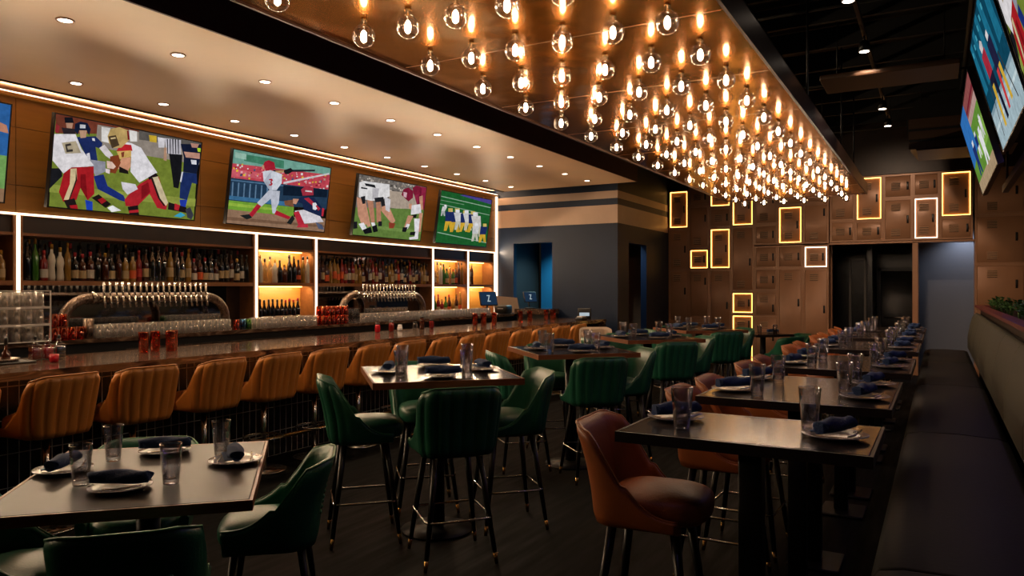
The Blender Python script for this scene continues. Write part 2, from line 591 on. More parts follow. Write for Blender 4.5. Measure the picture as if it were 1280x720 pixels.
MAROON = mat('maroon_paint', '4a1a22', 0.6)
CEIL_DARK = mat('ceiling_black', '070809', 0.7)
NAVY = mat('navy_paint', '0f2038', 0.5, var=0.15, scale=1.5, spec=0.3)
COPPER = mat('copper_stripe', 'b0937e', 0.4, 0.0, var=0.1, scale=2)
TEAL = mat('teal_paint', '0e4f72', 0.5)
WOODPANEL = mat('brown_laminate', 'a4742e', 0.45, var=0.14, scale=3, stretch=(0.4, 0.4, 5))
SHELFWOOD = mat('shelf_laminate', '7c4e26', 0.42, var=0.14, scale=4, stretch=(6, 0.5, 6))
DARKWOOD = mat('dark_walnut', '2a1a10', 0.45, var=0.3, scale=6)
LOCKER = mat('bronze_locker_paint', 'a87a5a', 0.38, 0.1, var=0.08, scale=3)
LOUVER = mat('lit_louver_tone', 'c49a78', 0.35, 0.1)  # locker bronze made lighter, the lit slats put into the colour
LOCKERDARK = mat('locker_vent_slot', '2a1c12', 0.5)
SLATEBLUE = mat('slate_blue_paint', '747a88', 0.5)
SEATBLACK = mat('dark_olive_leather', '0f0f0c', 0.6, bump=0.08, bscale=50, spec=0.2)
MIRROR = mat('smoked_mirror', '8c8c90', 0.04, 1.0)
STONE = None
RED = mat('red_planter', '5a1c1c', 0.5)
WHITE = mat('white_china', 'cfc8c4', 0.25)
CHINA = mat('grey_china', '747078', 0.2)
BLUECLOTH = mat('blue_cloth', '1c355c', 0.85, bump=0.5, bscale=120, var=0.15, scale=20)
LEAF = mat('leaf_green', '2e5020', 0.5, var=0.3, scale=12)
REDGLOW = mat('red_glass', '9c1420', 0.2)
GREY = mat('grey_paint', '4c4640', 0.5)
DUCT = mat('duct_brown', '4a3424', 0.5, 0.2)
CREAM = mat('cream_upholstery', '97816e', 0.6)
PAPERLABEL = mat('cream_label', 'a08c68', 0.6)
ORANGELABEL = mat('orange_label', 'c05020', 0.6)
WHITELABEL = mat('white_label', 'a8a298', 0.6)
REDLABEL = mat('red_label', '9a2020', 0.6)
REDCAP = mat('red_cap', '8a1018', 0.4)
BLACKCAP = mat('black_cap', '0c0b0b', 0.4)
GOLDCAP = mat('gold_cap', 'a07c30', 0.3, 0.8)
GLASS = glassy('clear_glass', tint='f4f4f8', fac0=0.05, fac1=1.0, blend=0.5, rough=0.05)
BULBGLASS = glassy('bulb_glass', tint='fbf6f0', fac0=0.04, fac1=0.9, blend=0.45, rough=0.10)
BOT = {
 'amber': mat('amber_bottle', '3a1808', 0.08, spec=0.8),
 'dark': mat('dark_bottle', '0d0b0a', 0.07, spec=0.8),
 'green': mat('green_bottle', '2a5a14', 0.1, spec=0.8),
 'clear': glassy('clear_bottle_glass', tint='d8d8d0', fac0=0.15, fac1=0.8),
 'red': mat('red_bottle', '6a0f0c', 0.1, spec=0.8),
 'white': mat('white_bottle', 'b8b4a8', 0.3),
 'gold': mat('gold_bottle', '7a5a20', 0.15, spec=0.8),
}
GLASS2 = glassy('brightened_bar_glass', tint='dcd8d4', edge='ffffff', fac0=0.12, fac1=0.9, rough=0.10, blend=0.4, haze=0.13)  # white haze mixed in to brighten the clear tumblers
TUMBLER_RED = glassy('copper_red_tumbler', tint='d86a4a', edge='ffb090', fac0=0.2, fac1=0.8)
TUMBLER_BLUE = glassy('blue_tumbler', tint='4a9ac8', edge='a0d0f0', fac0=0.2, fac1=0.8)
TUMBLER_GREEN = glassy('green_tumbler', tint='6ac84a', edge='c0f0a0', fac0=0.2, fac1=0.8)
LED = emis('led_warm_white', 'ffdcb8', 3.0)
LED_SHELF = emis('led_shelf', 'ffb060', 10.0)
LED_AMBER = emis('led_amber', 'ffb858', 6.0)
LED_WHITE = emis('led_soft_white', 'ffe2c8', 4.0)
FILAMENT = emis('filament_glow', 'ffe2c4', 52.0)
LAMPFACE = emis('lamp_face', 'ffe8d0', 9.0)
LAMPGREEN = emis('dim_green_lamp', 'b0e0b0', 0.5)
SCREENBLUE = emis('terminal_screen', '27405c', 0.4)
SCREENGLYPH = emis('terminal_glyph', 'd0e0e8', 0.5)

def stone():
    m, nt, out = new_mat('brown_marble')
    b = nt.nodes.new('ShaderNodeBsdfPrincipled'); b.inputs['Roughness'].default_value = 0.1
    tc = nt.nodes.new('ShaderNodeTexCoord'); mp = nt.nodes.new('ShaderNodeMapping'); mp.inputs['Scale'].default_value = (3, 0.8, 3)
    n = nt.nodes.new('ShaderNodeTexNoise'); n.inputs['Scale'].default_value = 4; n.inputs['Detail'].default_value = 10; n.inputs['Distortion'].default_value = 2.5
    r = nt.nodes.new('ShaderNodeValToRGB')
    e = r.color_ramp.elements
    e[0].position = 0.3; e[0].color = hexc('231710'); e[1].position = 0.75; e[1].color = hexc('7a6450')
    x = e.new(0.52); x.color = hexc('46342a')
    nt.links.new(tc.outputs['Object'], mp.inputs['Vector']); nt.links.new(mp.outputs['Vector'], n.inputs['Vector'])
    nt.links.new(n.outputs['Fac'], r.inputs['Fac']); nt.links.new(r.outputs['Color'], b.inputs['Base Color'])
    nt.links.new(b.outputs['BSDF'], out.inputs['Surface']); return m
STONE = stone()
def tiles():
    m, nt, out = new_mat('black_tile_white_grout')
    b = nt.nodes.new('ShaderNodeBsdfPrincipled')
    tc = nt.nodes.new('ShaderNodeTexCoord'); sp = nt.nodes.new('ShaderNodeSeparateXYZ'); cb = nt.nodes.new('ShaderNodeCombineXYZ')
    nt.links.new(tc.outputs['Object'], sp.inputs[0]); nt.links.new(sp.outputs['Y'], cb.inputs['X']); nt.links.new(sp.outputs['Z'], cb.inputs['Y'])
    br = nt.nodes.new('ShaderNodeTexBrick')
    br.offset = 0.0; br.squash = 1.0
    br.inputs['Color1'].default_value = hexc('0a0b0c'); br.inputs['Color2'].default_value = hexc('101112'); br.inputs['Mortar'].default_value = hexc('9c9894')
    br.inputs['Scale'].default_value = 1.0; br.inputs['Brick Width'].default_value = 0.075; br.inputs['Row Height'].default_value = 0.235
    br.inputs['Mortar Size'].default_value = 0.0030; br.inputs['Mortar Smooth'].default_value = 0.1
    nt.links.new(cb.outputs[0], br.inputs['Vector']); nt.links.new(br.outputs['Color'], b.inputs['Base Color'])
    b.inputs['Roughness'].default_value = 0.25
    nt.links.new(b.outputs['BSDF'], out.inputs['Surface']); return m
TILE = tiles()
def brass_panel():
    m, nt, out = new_mat('polished_brass_sheet')
    b = nt.nodes.new('ShaderNodeBsdfPrincipled'); b.inputs['Metallic'].default_value = 1.0
    b.inputs['Base Color'].default_value = hexc('e6cda4'); b.inputs['Roughness'].default_value = 0.12
    tc = nt.nodes.new('ShaderNodeTexCoord'); n = nt.nodes.new('ShaderNodeTexNoise'); n.inputs['Scale'].default_value = 1.6; n.inputs['Detail'].default_value = 2
    bp = nt.nodes.new('ShaderNodeBump'); bp.inputs['Strength'].default_value = 0.35; bp.inputs['Distance'].default_value = 0.03
    nt.links.new(tc.outputs['Object'], n.inputs['Vector']); nt.links.new(n.outputs['Fac'], bp.inputs['Height']); nt.links.new(bp.outputs['Normal'], b.inputs['Normal'])
    g = nt.nodes.new('ShaderNodeBsdfGlossy'); g.inputs['Color'].default_value = hexc('b06e2c'); g.inputs['Roughness'].default_value = 0.42
    mx = nt.nodes.new('ShaderNodeMixShader'); mx.inputs['Fac'].default_value = 0.5
    nt.links.new(bp.outputs['Normal'], g.inputs['Normal']); nt.links.new(b.outputs['BSDF'], mx.inputs[1]); nt.links.new(g.outputs['BSDF'], mx.inputs[2])
    nt.links.new(mx.outputs['Shader'], out.inputs['Surface']); return m
BRASSPANEL = brass_panel()
def fabric():
    m, nt, out = new_mat('olive_rib_fabric')
    b = nt.nodes.new('ShaderNodeBsdfPrincipled'); b.inputs['Roughness'].default_value = 0.8
    tc = nt.nodes.new('ShaderNodeTexCoord'); w = nt.nodes.new('ShaderNodeTexWave'); w.bands_direction = 'Y'
    w.inputs['Scale'].default_value = 14; w.inputs['Distortion'].default_value = 0.0
    r = nt.nodes.new('ShaderNodeValToRGB'); r.color_ramp.elements[0].color = hexc('29261a'); r.color_ramp.elements[1].color = hexc('433f2e')
    nt.links.new(tc.outputs['Object'], w.inputs['Vector']); nt.links.new(w.outputs['Fac'], r.inputs['Fac']); nt.links.new(r.outputs['Color'], b.inputs['Base Color'])
    nt.links.new(b.outputs['BSDF'], out.inputs['Surface']); return m
RIBFABRIC = fabric()
def screen_mat():
    m, nt, out = new_mat('screen_picture')
    a = nt.nodes.new('ShaderNodeVertexColor'); a.layer_name = 'picture'
    e = nt.nodes.new('ShaderNodeEmission'); e.inputs['Strength'].default_value = 0.78
    tc = nt.nodes.new('ShaderNodeTexCoord'); n = nt.nodes.new('ShaderNodeTexNoise'); n.inputs['Scale'].default_value = 14; n.inputs['Detail'].default_value = 9; n.inputs['Roughness'].default_value = 0.7
    mr = nt.nodes.new('ShaderNodeMapRange'); mr.inputs['From Min'].default_value = 0.25; mr.inputs['From Max'].default_value = 0.75; mr.inputs['To Min'].default_value = 0.62; mr.inputs['To Max'].default_value = 1.22
    vm = nt.nodes.new('ShaderNodeVectorMath'); vm.operation = 'SCALE'
    nt.links.new(tc.outputs['Object'], n.inputs['Vector']); nt.links.new(n.outputs['Fac'], mr.inputs['Value']); nt.links.new(a.outputs['Color'], vm.inputs[0]); nt.links.new(mr.outputs['Result'], vm.inputs['Scale'])
    nt.links.new(vm.outputs['Vector'], e.inputs['Color']); nt.links.new(e.outputs['Emission'], out.inputs['Surface']); return m
SCREEN = screen_mat()
SCREENS = SCREEN

# ------------------------------------------------------------------ mesh helpers
class MB:
    def __init__(s): s.v = []; s.f = []; s.sm = []
    def add(s, vs, fs, smooth=False):
        b = len(s.v); s.v.extend([tuple(p) for p in vs]); s.f.extend([tuple(b + i for i in f) for f in fs]); s.sm.extend([smooth] * len(fs)); return s
    def box(s, x0, x1, y0, y1, z0, z1):
        v = [(x0, y0, z0), (x1, y0, z0), (x1, y1, z0), (x0, y1, z0), (x0, y0, z1), (x1, y0, z1), (x1, y1, z1), (x0, y1, z1)]
        return s.add(v, [(0, 3, 2, 1), (4, 5, 6, 7), (0, 1, 5, 4), (1, 2, 6, 5), (2, 3, 7, 6), (3, 0, 4, 7)])
    def rbox(s, x0, x1, y0, y1, z0, z1, r=0.01, n=3):
        """box with rounded vertical edges and a chamfered top and bottom rim"""
        def loop(ins, z):
            out = []
            rr = max(r - ins, 0.0005)
            for cx, cy, a0 in ((x1 - r, y1 - r, 0), (x0 + r, y1 - r, 90), (x0 + r, y0 + r, 180), (x1 - r, y0 + r, 270)):
                for k in range(n + 1):
                    a = R(a0 + 90.0 * k / n); out.append((cx + rr * math.cos(a), cy + rr * math.sin(a), z))
            return out
        c = min(r * 0.5, (z1 - z0) * 0.3)
        loops = [loop(c, z0), loop(0, z0 + c), loop(0, z1 - c), loop(c, z1)]
        return s.loft(loops, True, True)
    def loft(s, loops, caps=True, smooth=True, closed=True):
        b = len(s.v); n = len(loops[0])
        for L in loops: s.v.extend([tuple(p) for p in L])
        for i in range(len(loops) - 1):
            for j in range(n if closed else n - 1):
                k = (j + 1) % n
                s.f.append((b + i * n + j, b + i * n + k, b + (i + 1) * n + k, b + (i + 1) * n + j)); s.sm.append(smooth)
        if caps:
            s.f.append(tuple(b + j for j in reversed(range(n)))); s.sm.append(False)
            e = b + (len(loops) - 1) * n
            s.f.append(tuple(e + j for j in range(n))); s.sm.append(False)
        return s
    def lathe(s, prof, n=20, c=(0, 0, 0), caps=True, smooth=True):
        loops = [[(c[0] + r * math.cos(2 * PI * k / n), c[1] + r * math.sin(2 * PI * k / n), c[2] + z) for k in range(n)] for r, z in prof]
        return s.loft(loops, caps, smooth)
    def tube(s, pts, r, n=10, closed=False, r2=None):
        pts = [Vector(p) for p in pts]; m = len(pts); loops = []
        up = Vector((0, 0, 1)); prev = None
        for i, p in enumerate(pts):
            if closed: d = (pts[(i + 1) % m] - pts[i - 1])
            else: d = pts[min(i + 1, m - 1)] - pts[max(i - 1, 0)]
            d.normalize()
            if prev is None:
                a = up.cross(d)
                if a.length < 0.01: a = Vector((1, 0, 0)).cross(d)
            else:
                a = prev - d * prev.dot(d)
            a.normalize(); prev = a; b = d.cross(a)
            rr = r if r2 is None else r + (r2 - r) * i / (m - 1)
            loops.append([p + a * (rr * math.cos(2 * PI * k / n)) + b * (rr * math.sin(2 * PI * k / n)) for k in range(n)])
        if closed: loops.append(loops[0])
        return s.loft(loops, not closed, True)
    def mesh(s, name):
        me = bpy.data.meshes.new(name); me.from_pydata(s.v, [], s.f); me.update()
        me.polygons.foreach_set('use_smooth', s.sm); return me
    def build(s, name, m, parent=None, loc=None, rz=0.0):
        me = s.mesh(name); me.materials.append(m)
        o = bpy.data.objects.new(name, me); COL.objects.link(o)
        if loc is not None: o.location = loc
        if rz: o.rotation_euler = (0, 0, rz)
        if parent is not None: o.parent = parent
        return o

def tag(o, label, cat, group=None, kind=None):
    if label: o['label'] = label
    if cat: o['category'] = cat
    if group: o['group'] = group
    if kind: o['kind'] = kind
    return o
def struct(name, mb, m, parent=None):
    o = mb.build(name, m, parent)
    if parent is None: o['kind'] = 'structure'
    return o
def empty(name, loc=(0, 0, 0), rz=0.0):
    o = bpy.data.objects.new(name, None); COL.objects.link(o); o.location = loc; o.rotation_euler = (0, 0, rz); o.empty_display_size = 0.1
    return o
KIDS = {}
def kids(o):
    return list(o.children)
def dup(o, parent=None):
    c = o.copy(); COL.objects.link(c)
    if parent is not None: c.parent = parent
    for ch in kids(o): dup(ch, c)
    return c
USED = set()
def place(proto, loc, rz, label, group=None):
    """first use moves the prototype itself, later ones copy it with all parts"""
    if proto.name in USED: o = dup(proto)
    else: USED.add(proto.name); o = proto
    o.location = loc; o.rotation_euler = (0, 0, rz); o['label'] = label
    if group: o['group'] = group
    return o
ORD = ['zeroth', 'first', 'second', 'third', 'fourth', 'fifth', 'sixth', 'seventh', 'eighth', 'ninth', 'tenth', 'eleventh', 'twelfth', 'thirteenth', 'fourteenth',
       'fifteenth', 'sixteenth', 'seventeenth', 'eighteenth', 'nineteenth', 'twentieth']
def ordn(n):
    if n <= 20: return ORD[n]
    if n < 30: return 'twenty-' + ORD[n - 20]
    if n == 30: return 'thirtieth'
    if n < 40: return 'thirty-' + ORD[n - 30]
    return 'fortieth' if n == 40 else 'forty-' + ORD[n - 40]

# ------------------------------------------------------------------ the setting
WX = -7.75          # front plane of the back bar and of the panelled wall over it
Y0, YB = -1.6, 12.95  # near end, blue wall
LY = 15.9           # locker wall
struct('floor', MB().box(-9.0, 2.0, Y0, 18.5, -0.12, 0.0), FLOOR)
struct('ceiling', MB().box(-9.0, 2.0, Y0, 18.5, 5.0, 5.1), CEIL_DARK)
struct('wall_left', MB().box(-8.3, -8.15, Y0, YB, 0.0, 5.0), BLACK)
struct('wall_right', MB().box(1.75, 1.9, Y0, 18.5, 0.0, 5.0), BLACK)
struct('wall_near', MB().box(-8.3, 1.9, Y0 - 0.1, Y0, 0.0, 5.0), BLACK)
# bar soffit: brown plaster underside, maroon fascia
struct('ceiling_bar_soffit', MB().box(-7.30, -4.62, Y0, 12.48, 3.5, 3.53), CEIL_TAN)
sf = MB(); sf.box(-4.62, -4.60, Y0, 12.48, 3.5, 4.6); sf.box(-7.3, -4.6, 12.48, 12.50, 3.5, 4.6); sf.box(-7.3, -4.6, Y0, 12.48, 4.6, 4.62)
struct('wall_soffit_fascia', sf, MAROON)
struct('trim_1', MB().box(-7.325, -7.30, Y0, 12.48, 3.485, 3.60), BLACK)
cv = MB(); cv.box(-8.15, -7.30, Y0, 12.94, 3.60, 3.63)
struct('ceiling_cove', cv, COVE)
# panelled wall that carries the televisions
wp = MB()
ys = [Y0, -0.2, 1.1, 2.2, 3.90, 5.0, 5.98, 7.1, 8.17, 9.3, 10.33, 11.5, 12.5, 12.94]
for a, b in zip(ys[:-1], ys[1:]):
    wp.box(-8.0, WX, a + 0.003, b - 0.003, 2.37, 2.62); wp.box(-8.0, WX, a + 0.003, b - 0.003, 2.626, 3.18); wp.box(-8.0, WX, a + 0.003, b - 0.003, 3.186, 3.47)
wp.box(-8.1, -8.0, Y0, 12.94, 2.3, 3.5)
struct('wall_panelled', wp, WOODPANEL)
struct('trim_2', MB().box(-7.80, -7.70, Y0, 12.94, 3.47, 3.50), WOODPANEL)
struct('trim_3', MB().box(-7.74, -7.722, Y0, 12.94, 3.500, 3.518), LED)      # LED line on top of the panelling

# navy wall with copper stripes: front face at YB, side face at x = SX
SX = -5.15
def wall_with_hole(mb, axis, pos, th, a0, a1, z1, h0, h1, hz):
    """vertical wall along an axis with one door opening h0..h1 up to hz"""
    def bx(a, b, c, d):
        if axis == 'x': mb.box(a, b, pos, pos + th, c, d)
        else: mb.box(pos - th, pos, a, b, c, d)
    bx(a0, h0, 0, hz); bx(h1, a1, 0, hz); bx(a0, a1, hz, z1)
m1 = MB(); wall_with_hole(m1, 'x', YB, 0.12, -8.1, SX, 5.0, -7.36, -6.50, 2.52)
struct('wall_navy_front', m1, NAVY)
m1 = MB(); wall_with_hole(m1, 'y', SX, 0.12, YB + 0.12, LY + 0.4, 5.0, 13.52, 14.51, 2.5)
struct('wall_navy_side', m1, NAVY)
n = 4
for z0, z1 in ((3.30, 3.44), (2.84, 3.18)):
    struct('trim_%d' % n, MB().box(-7.72, SX + 0.004, YB - 0.004, YB, z0, z1).box(SX, SX + 0.004, YB - 0.004, LY - 0.02, z0, z1), COPPER); n += 1
# rooms seen through the two navy-wall doorways
struct('wall_teal_back', MB().box(-7.6, -5.9, 14.6, 14.7, 0, 3.0).box(-6.35, -6.30, 13.08, 14.6, 0, 3.0), TEAL)
struct('wall_teal_side', MB().box(-6.0, -5.9, 13.1, 15.4, 0, 3.0), TEAL)
struct('ceiling_teal', MB().box(-7.8, -5.28, 13.08, 15.8, 3.0, 3.1), BLACK)
struct('wall_teal_left', MB().box(-7.8, -7.7, 13.08, 14.7, 0, 3.0), BLACK)

# locker wall: the backing behind the lockers, with two openings
m1 = MB()
m1.box(-8.0, -1.87, LY + 0.36, LY + 0.46, 0, 5.0); m1.box(-1.87, 0.54, LY + 0.36, LY + 0.46, 2.5, 5.0); m1.box(-0.42, -0.34, LY + 0.02, LY + 0.46, 0, 2.5); m1.box(0.56, 1.8, LY + 0.36, LY + 0.46, 0, 5.0)
struct('wall_far', m1, LOCKER)
struct('wall_bulkhead', MB().box(-5.14, 1.75, LY, LY + 0.35, 3.80, 5.0), DARKWOOD)
struct('trim_%d' % n, MB().box(-0.435, -0.345, LY - 0.01, LY + 0.02, 0, 2.5).box(-1.88, 0.56, LY - 0.01, LY + 0.34, 2.485, 2.52), LOCKER); n += 1
# black lobby with a far door
m1 = MB(); m1.box(-3.0, -2.9, LY + 0.46, 18.4, 0, 3.0); m1.box(-2.9, -0.3, 18.3, 18.4, 0, 3.0); m1.box(-0.40, -0.34, LY + 0.46, 18.3, 0, 3.0); m1.box(-1.30, -1.2, LY + 1.2, 18.3, 0, 3.0)
struct('wall_lobby', m1, mat('lobby_black', '08090b', 0.3))
struct('ceiling_lobby', MB().box(-3.0, 1.75, LY + 0.46, 18.4, 3.0, 3.1), BLACK)
dr = struct('door_1', MB().rbox(-1.10, -0.46, LY + 2.2, LY + 2.26, 0.02, 2.0, 0.01), mat('black_door', '151413', 0.35))
MB().tube([(-1.04, LY + 2.17, 1.0), (-0.52, LY + 2.17, 1.0)], 0.012, 8).build('push_bar', STEEL, dr)
fr = MB(); fr.box(-1.16, -1.10, LY + 2.16, LY + 2.26, 0, 2.08); fr.box(-0.46, -0.42, LY + 2.16, LY + 2.26, 0, 2.08); fr.box(-1.16, -0.42, LY + 2.16, LY + 2.26, 2.0, 2.08)
fr.build('door_frame', BLACKMETAL, dr)
fr = MB(); fr.box(-1.62, -1.58, LY + 1.0, LY + 1.05, 0, 2.25); fr.box(-1.34, -1.30, LY + 1.0, LY + 1.05, 0, 2.25); fr.box(-1.62, -1.30, LY + 1.0, LY + 1.05, 2.21, 2.25)
struct('trim_%d' % n, fr, GREY); n += 1
struct('wall_slate', MB().box(-0.34, 1.2, LY + 1.05, LY + 1.15, 0, 3.0), SLATEBLUE)

# ceiling joists, conduit and ducts in the dark zone
jb = MB()
for k in range(15): jb.box(-4.5, 1.75, 1.2 + k * 1.02, 1.26 + k * 1.02, 4.72, 4.98)
struct('ceiling_joists', jb, mat('joist_black', '101011', 0.6))
cd = MB()
for x in (0.3, -2.3): cd.tube([(x, 1, 4.62), (x, 15.7, 4.62)], 0.03, 8)
for y in (15.2, 11.6, 8.4): cd.tube([(-4.4, y, 4.55), (1.7, y, 4.55)], 0.018, 6)
tag(cd.build('ceiling_pipes', mat('pipe_grey', '26241f', 0.5)), 'thin dark pipes crossing under the black open ceiling', 'pipes', kind='stuff')
t = empty('air_unit', (0.25, 13.6, 3.75)); tag(t, 'brown slotted air handling unit hung at the dark ceiling over the far doorways', 'air conditioner')
pr = []
for x, z in [(-0.62, 0.10), (-0.66, 0.16), (-0.70, 0.5), (-0.68, 0.56), (-0.60, 0.68), (-0.4, 0.80), (0.75, 0.80), (0.75, 0.0), (-0.55, 0.0)]: pr.append((x, z))
MB().loft([[(x, -0.5, z) for x, z in pr], [(x, 0.6, z) for x, z in pr]], True, False).build('housing', mat('unit_black', '0f0d0c', 0.5), t)
for z0, z1 in ((0.02, 0.13), (0.17, 0.29), (0.33, 0.48)):
    MB().box(-0.66, 0.75, -0.53, -0.50, z0, z1).build('louver_band', DUCT, t)
MB().tube([(-0.5, 0, 0.8), (-0.5, 0, 1.25)], 0.01, 6).tube([(0.6, 0, 0.8), (0.6, 0, 1.25)], 0.01, 6).build('hanger_rods', BLACKMETAL, t)
t = empty('ceiling_baffle', (-0.35, 9.6, 4.02)); tag(t, 'brown flat baffle hung crosswise behind the row of track spotlights', 'ceiling panel')
MB().rbox(-0.85, 0.55, -0.35, 0.35, 0.0, 0.06, 0.02).build('baffle_board', DUCT, t)
MB().tube([(-0.7, 0, 0.06), (-0.7, 0, 0.97)], 0.008, 6).tube([(0.4, 0, 0.06), (0.4, 0, 0.97)], 0.008, 6).build('hanger_rods', BLACKMETAL, t)

# ------------------------------------------------------------------ lights in the soffit
def downlight(x, y, z, label, group, m_face=LAMPFACE, power=26, size=100):
    t = empty('downlight', (x, y, z)); tag(t, label, 'downlight', group)
    MB().lathe([(0.060, -0.006), (0.060, 0.0), (0.045, 0.0), (0.045, -0.006), (0.060, -0.006)], 20, caps=False).build('trim_ring', mat_ring, t)
    MB().lathe([(0.0005, -0.004), (0.045, -0.004)], 20, caps=False).build('lamp_face', m_face, t)
    L = bpy.data.lights.new('downlight_lamp', 'SPOT'); L.energy = power; L.color = (1.0, 0.72, 0.46); L.spot_size = R(size); L.spot_blend = 0.7; L.shadow_soft_size = 0.04
    o = bpy.data.objects.new('downlight_lamp', L); COL.objects.link(o); o.location = (0, 0, -0.012); o.parent = t
    return t
mat_ring = mat('copper_ring', '9a6a48', 0.35, 0.4)
for k in range(12):
    downlight(-5.31, 2.10 + 0.894 * k, 3.5, 'recessed downlight over the bar stools, %s along the row from the camera end' % ordn(k + 1), 'downlights over the bar front', power=62)
for k in range(10):
    downlight(-6.85, 3.96 + 0.888 * k, 3.5, 'recessed downlight in the row by the televisions, %s from the camera end' % ordn(k + 1), 'downlights by the televisions', power=22)

# ------------------------------------------------------------------ the light panel with globe bulbs
PZ = 3.12
t = empty('bulb_chandelier', (0, 0, PZ)); tag(t, 'long suspended ceiling panel of polished brass studded with globe bulbs', 'ceiling panel')
MB().box(-3.16, -1.0, 1.2, 13.0, 0.0, 0.03).build('brass_soffit', BRASSPANEL, t)
MB().box(-3.16, -1.0, 1.2, 13.0, 0.03, 0.16).build('panel_body', mat('panel_brown', '241517', 0.4), t)
e = MB(); e.box(-3.18, -3.16, 1.2, 13.02, -0.012, 0.16); e.box(-1.0, -0.98, 1.2, 13.02, -0.012, 0.16); e.box(-3.16, -1.0, 13.0, 13.02, -0.012, 0.16)
e.build('edge_trim', mat('bronze_edge', '5a4238', 0.3, 0.7), t)
sm_ = mat('seam_metal', 'c0a080', 0.3, 0.8)
for y in (4.05, 5.33, 6.6, 7.9, 9.2, 10.5, 11.8): MB().box(-3.14, -1.02, y - 0.002, y + 0.002, -0.0012, -0.0002).build('sheet_seam', sm_, t)
for y in (2, 5, 8, 11, 12.7):
    for x in (-3.0, -1.15): MB().tube([(x, y, 0.16), (x, y, 1.9)], 0.012, 6).build('hanger_rod', BLACKMETAL, t)
bp_ = empty('globe_bulb'); tag(bp_, 'x', 'light bulb', 'globe bulbs under the brass panel')
prof = [(0.0002, -0.0625)] + [(0.0625 * math.sin(R(a)), -0.0625 * math.cos(R(a))) for a in range(15, 160, 12)] + [(0.0185, 0.062), (0.0165, 0.080)]
MB().lathe(prof, 24, caps=False).build('glass_globe', BULBGLASS, bp_)
MB().lathe([(0.019, 0.083), (0.019, 0.0985), (0.012, 0.0985)], 14).build('socket', BRASS, bp_)
MB().lathe([(0.003, -0.036), (0.0140, -0.026), (0.0165, 0.0), (0.0120, 0.022), (0.003, 0.032)], 10).build('filament', FILAMENT, bp_)
MB().tube([(0, 0, 0.03), (0, 0, 0.08)], 0.004, 6).build('filament_stem', GLASS, bp_)
for r in range(17):
    for c in range(6):
        place(bp_, (-2.77 + 0.306 * c, 2.57 + 0.6235 * r, 3.02), rng.random(), 'clear globe bulb in the %s crosswise row from the camera, %s from the bar side' % (ordn(r + 1), ordn(c + 1)))

# ------------------------------------------------------------------ track lights
def track(x, z, y0, y1, ys, face, who, power):
    t = empty('light_track', (x, 0, z)); tag(t, 'black ceiling track rail %s' % who, 'light track')
    MB().box(-0.02, 0.02, y0, y1, 0.0, 0.04).build('rail', mat_track, t)
    MB().tube([(0, y0 + 0.3, 0.04), (0, y0 + 0.3, 0.95)], 0.008, 6).tube([(0, y1 - 0.3, 0.04), (0, y1 - 0.3, 0.95)], 0.008, 6).build('hanger_rods', BLACKMETAL, t)
    for k, y in enumerate(ys):
        s = empty('track_spotlight', (x, y, z)); tag(s, 'small black track spotlight %s, %s from the camera' % (who, ordn(k + 1)), 'spotlight', 'track spotlights ' + who)
        MB().tube([(0, 0, 0.0), (0, 0, -0.05)], 0.012, 8).build('stem', BLACKMETAL, s)
        MB().lathe([(0.03, -0.05), (0.05, -0.07), (0.065, -0.17), (0.060, -0.17), (0.045, -0.16)], 18, caps=True).build('lamp_housing', BLACKMETAL, s)
        MB().lathe([(0.0005, -0.172), (0.050, -0.172)], 16, caps=False).build('lamp_face', face, s)
        if power:
            L = bpy.data.lights.new('spotlight_lamp', 'SPOT'); L.energy = power; L.color = (1.0, 0.70, 0.48); L.spot_size = R(85); L.spot_blend = 0.8; L.shadow_soft_size = 0.05
            o = bpy.data.objects.new('spotlight_lamp', L); COL.objects.link(o); o.location = (0, 0, -0.18); o.parent = s
            o.rotation_euler = (R(55 if k == len(ys) - 1 else 28), 0, 0)
    return t
mat_track = mat('track_bronze', '2c2420', 0.4, 0.4)
track(-0.71, 4.38, 5.5, 14.2, [7.35, 9.0, 10.5, 12.0, 13.3], LAMPFACE, 'right of the brass panel', 110)
track(-1.66, 4.38, 5.5, 13.4, [7.4, 10.3, 11.5, 12.6], LAMPGREEN, 'behind the brass panel edge', 0)

# added unseen track at the camera end; its spotlights brighten the stool backs
t = empty('light_track', (-1.2, 0, 4.38)); tag(t, 'added unseen track rail over the camera end of the room', 'light track')
MB().box(-0.9, 0.9, 0.48, 0.52, 0.0, 0.04).build('rail', mat_track, t)
MB().tube([(0, 0.5, 0.04), (0, 0.5, 0.6)], 0.008, 6).build('hanger_rod', BLACKMETAL, t)
for k, (x, tgt, pw, colr) in enumerate([(-0.7, (-3.0, 5.5, 0.8), 80, (1.0, 0.74, 0.52)), (-0.1, (-2.2, 8.5, 0.8), 80, (1.0, 0.74, 0.52)), (0.5, (-0.9, 5.0, 0.9), 15, (0.45, 0.35, 1.0))]):  # third one added for a violet tint over the tables
    s = empty('track_spotlight', (-1.2 + x, 0.5, 4.30)); tag(s, 'added unseen spotlight over the camera end, %s from the bar side' % ordn(k + 1), 'spotlight', 'added spotlights at the camera end')
    MB().lathe([(0.03, 0.07), (0.05, 0.06), (0.065, -0.05), (0.045, -0.04)], 18).build('lamp_housing', BLACKMETAL, s)
    L = bpy.data.lights.new('spotlight_lamp', 'SPOT'); L.energy = pw; L.color = colr; L.spot_size = R(55); L.spot_blend = 0.9; L.shadow_soft_size = 0.06
    o = bpy.data.objects.new('spotlight_lamp', L); COL.objects.link(o); o.parent = s; o.location = (0, 0, -0.07)
    dv = Vector(tgt) - Vector((-1.2 + x, 0.5, 4.23)); o.rotation_euler = dv.to_track_quat('-Z', 'Y').to_euler()

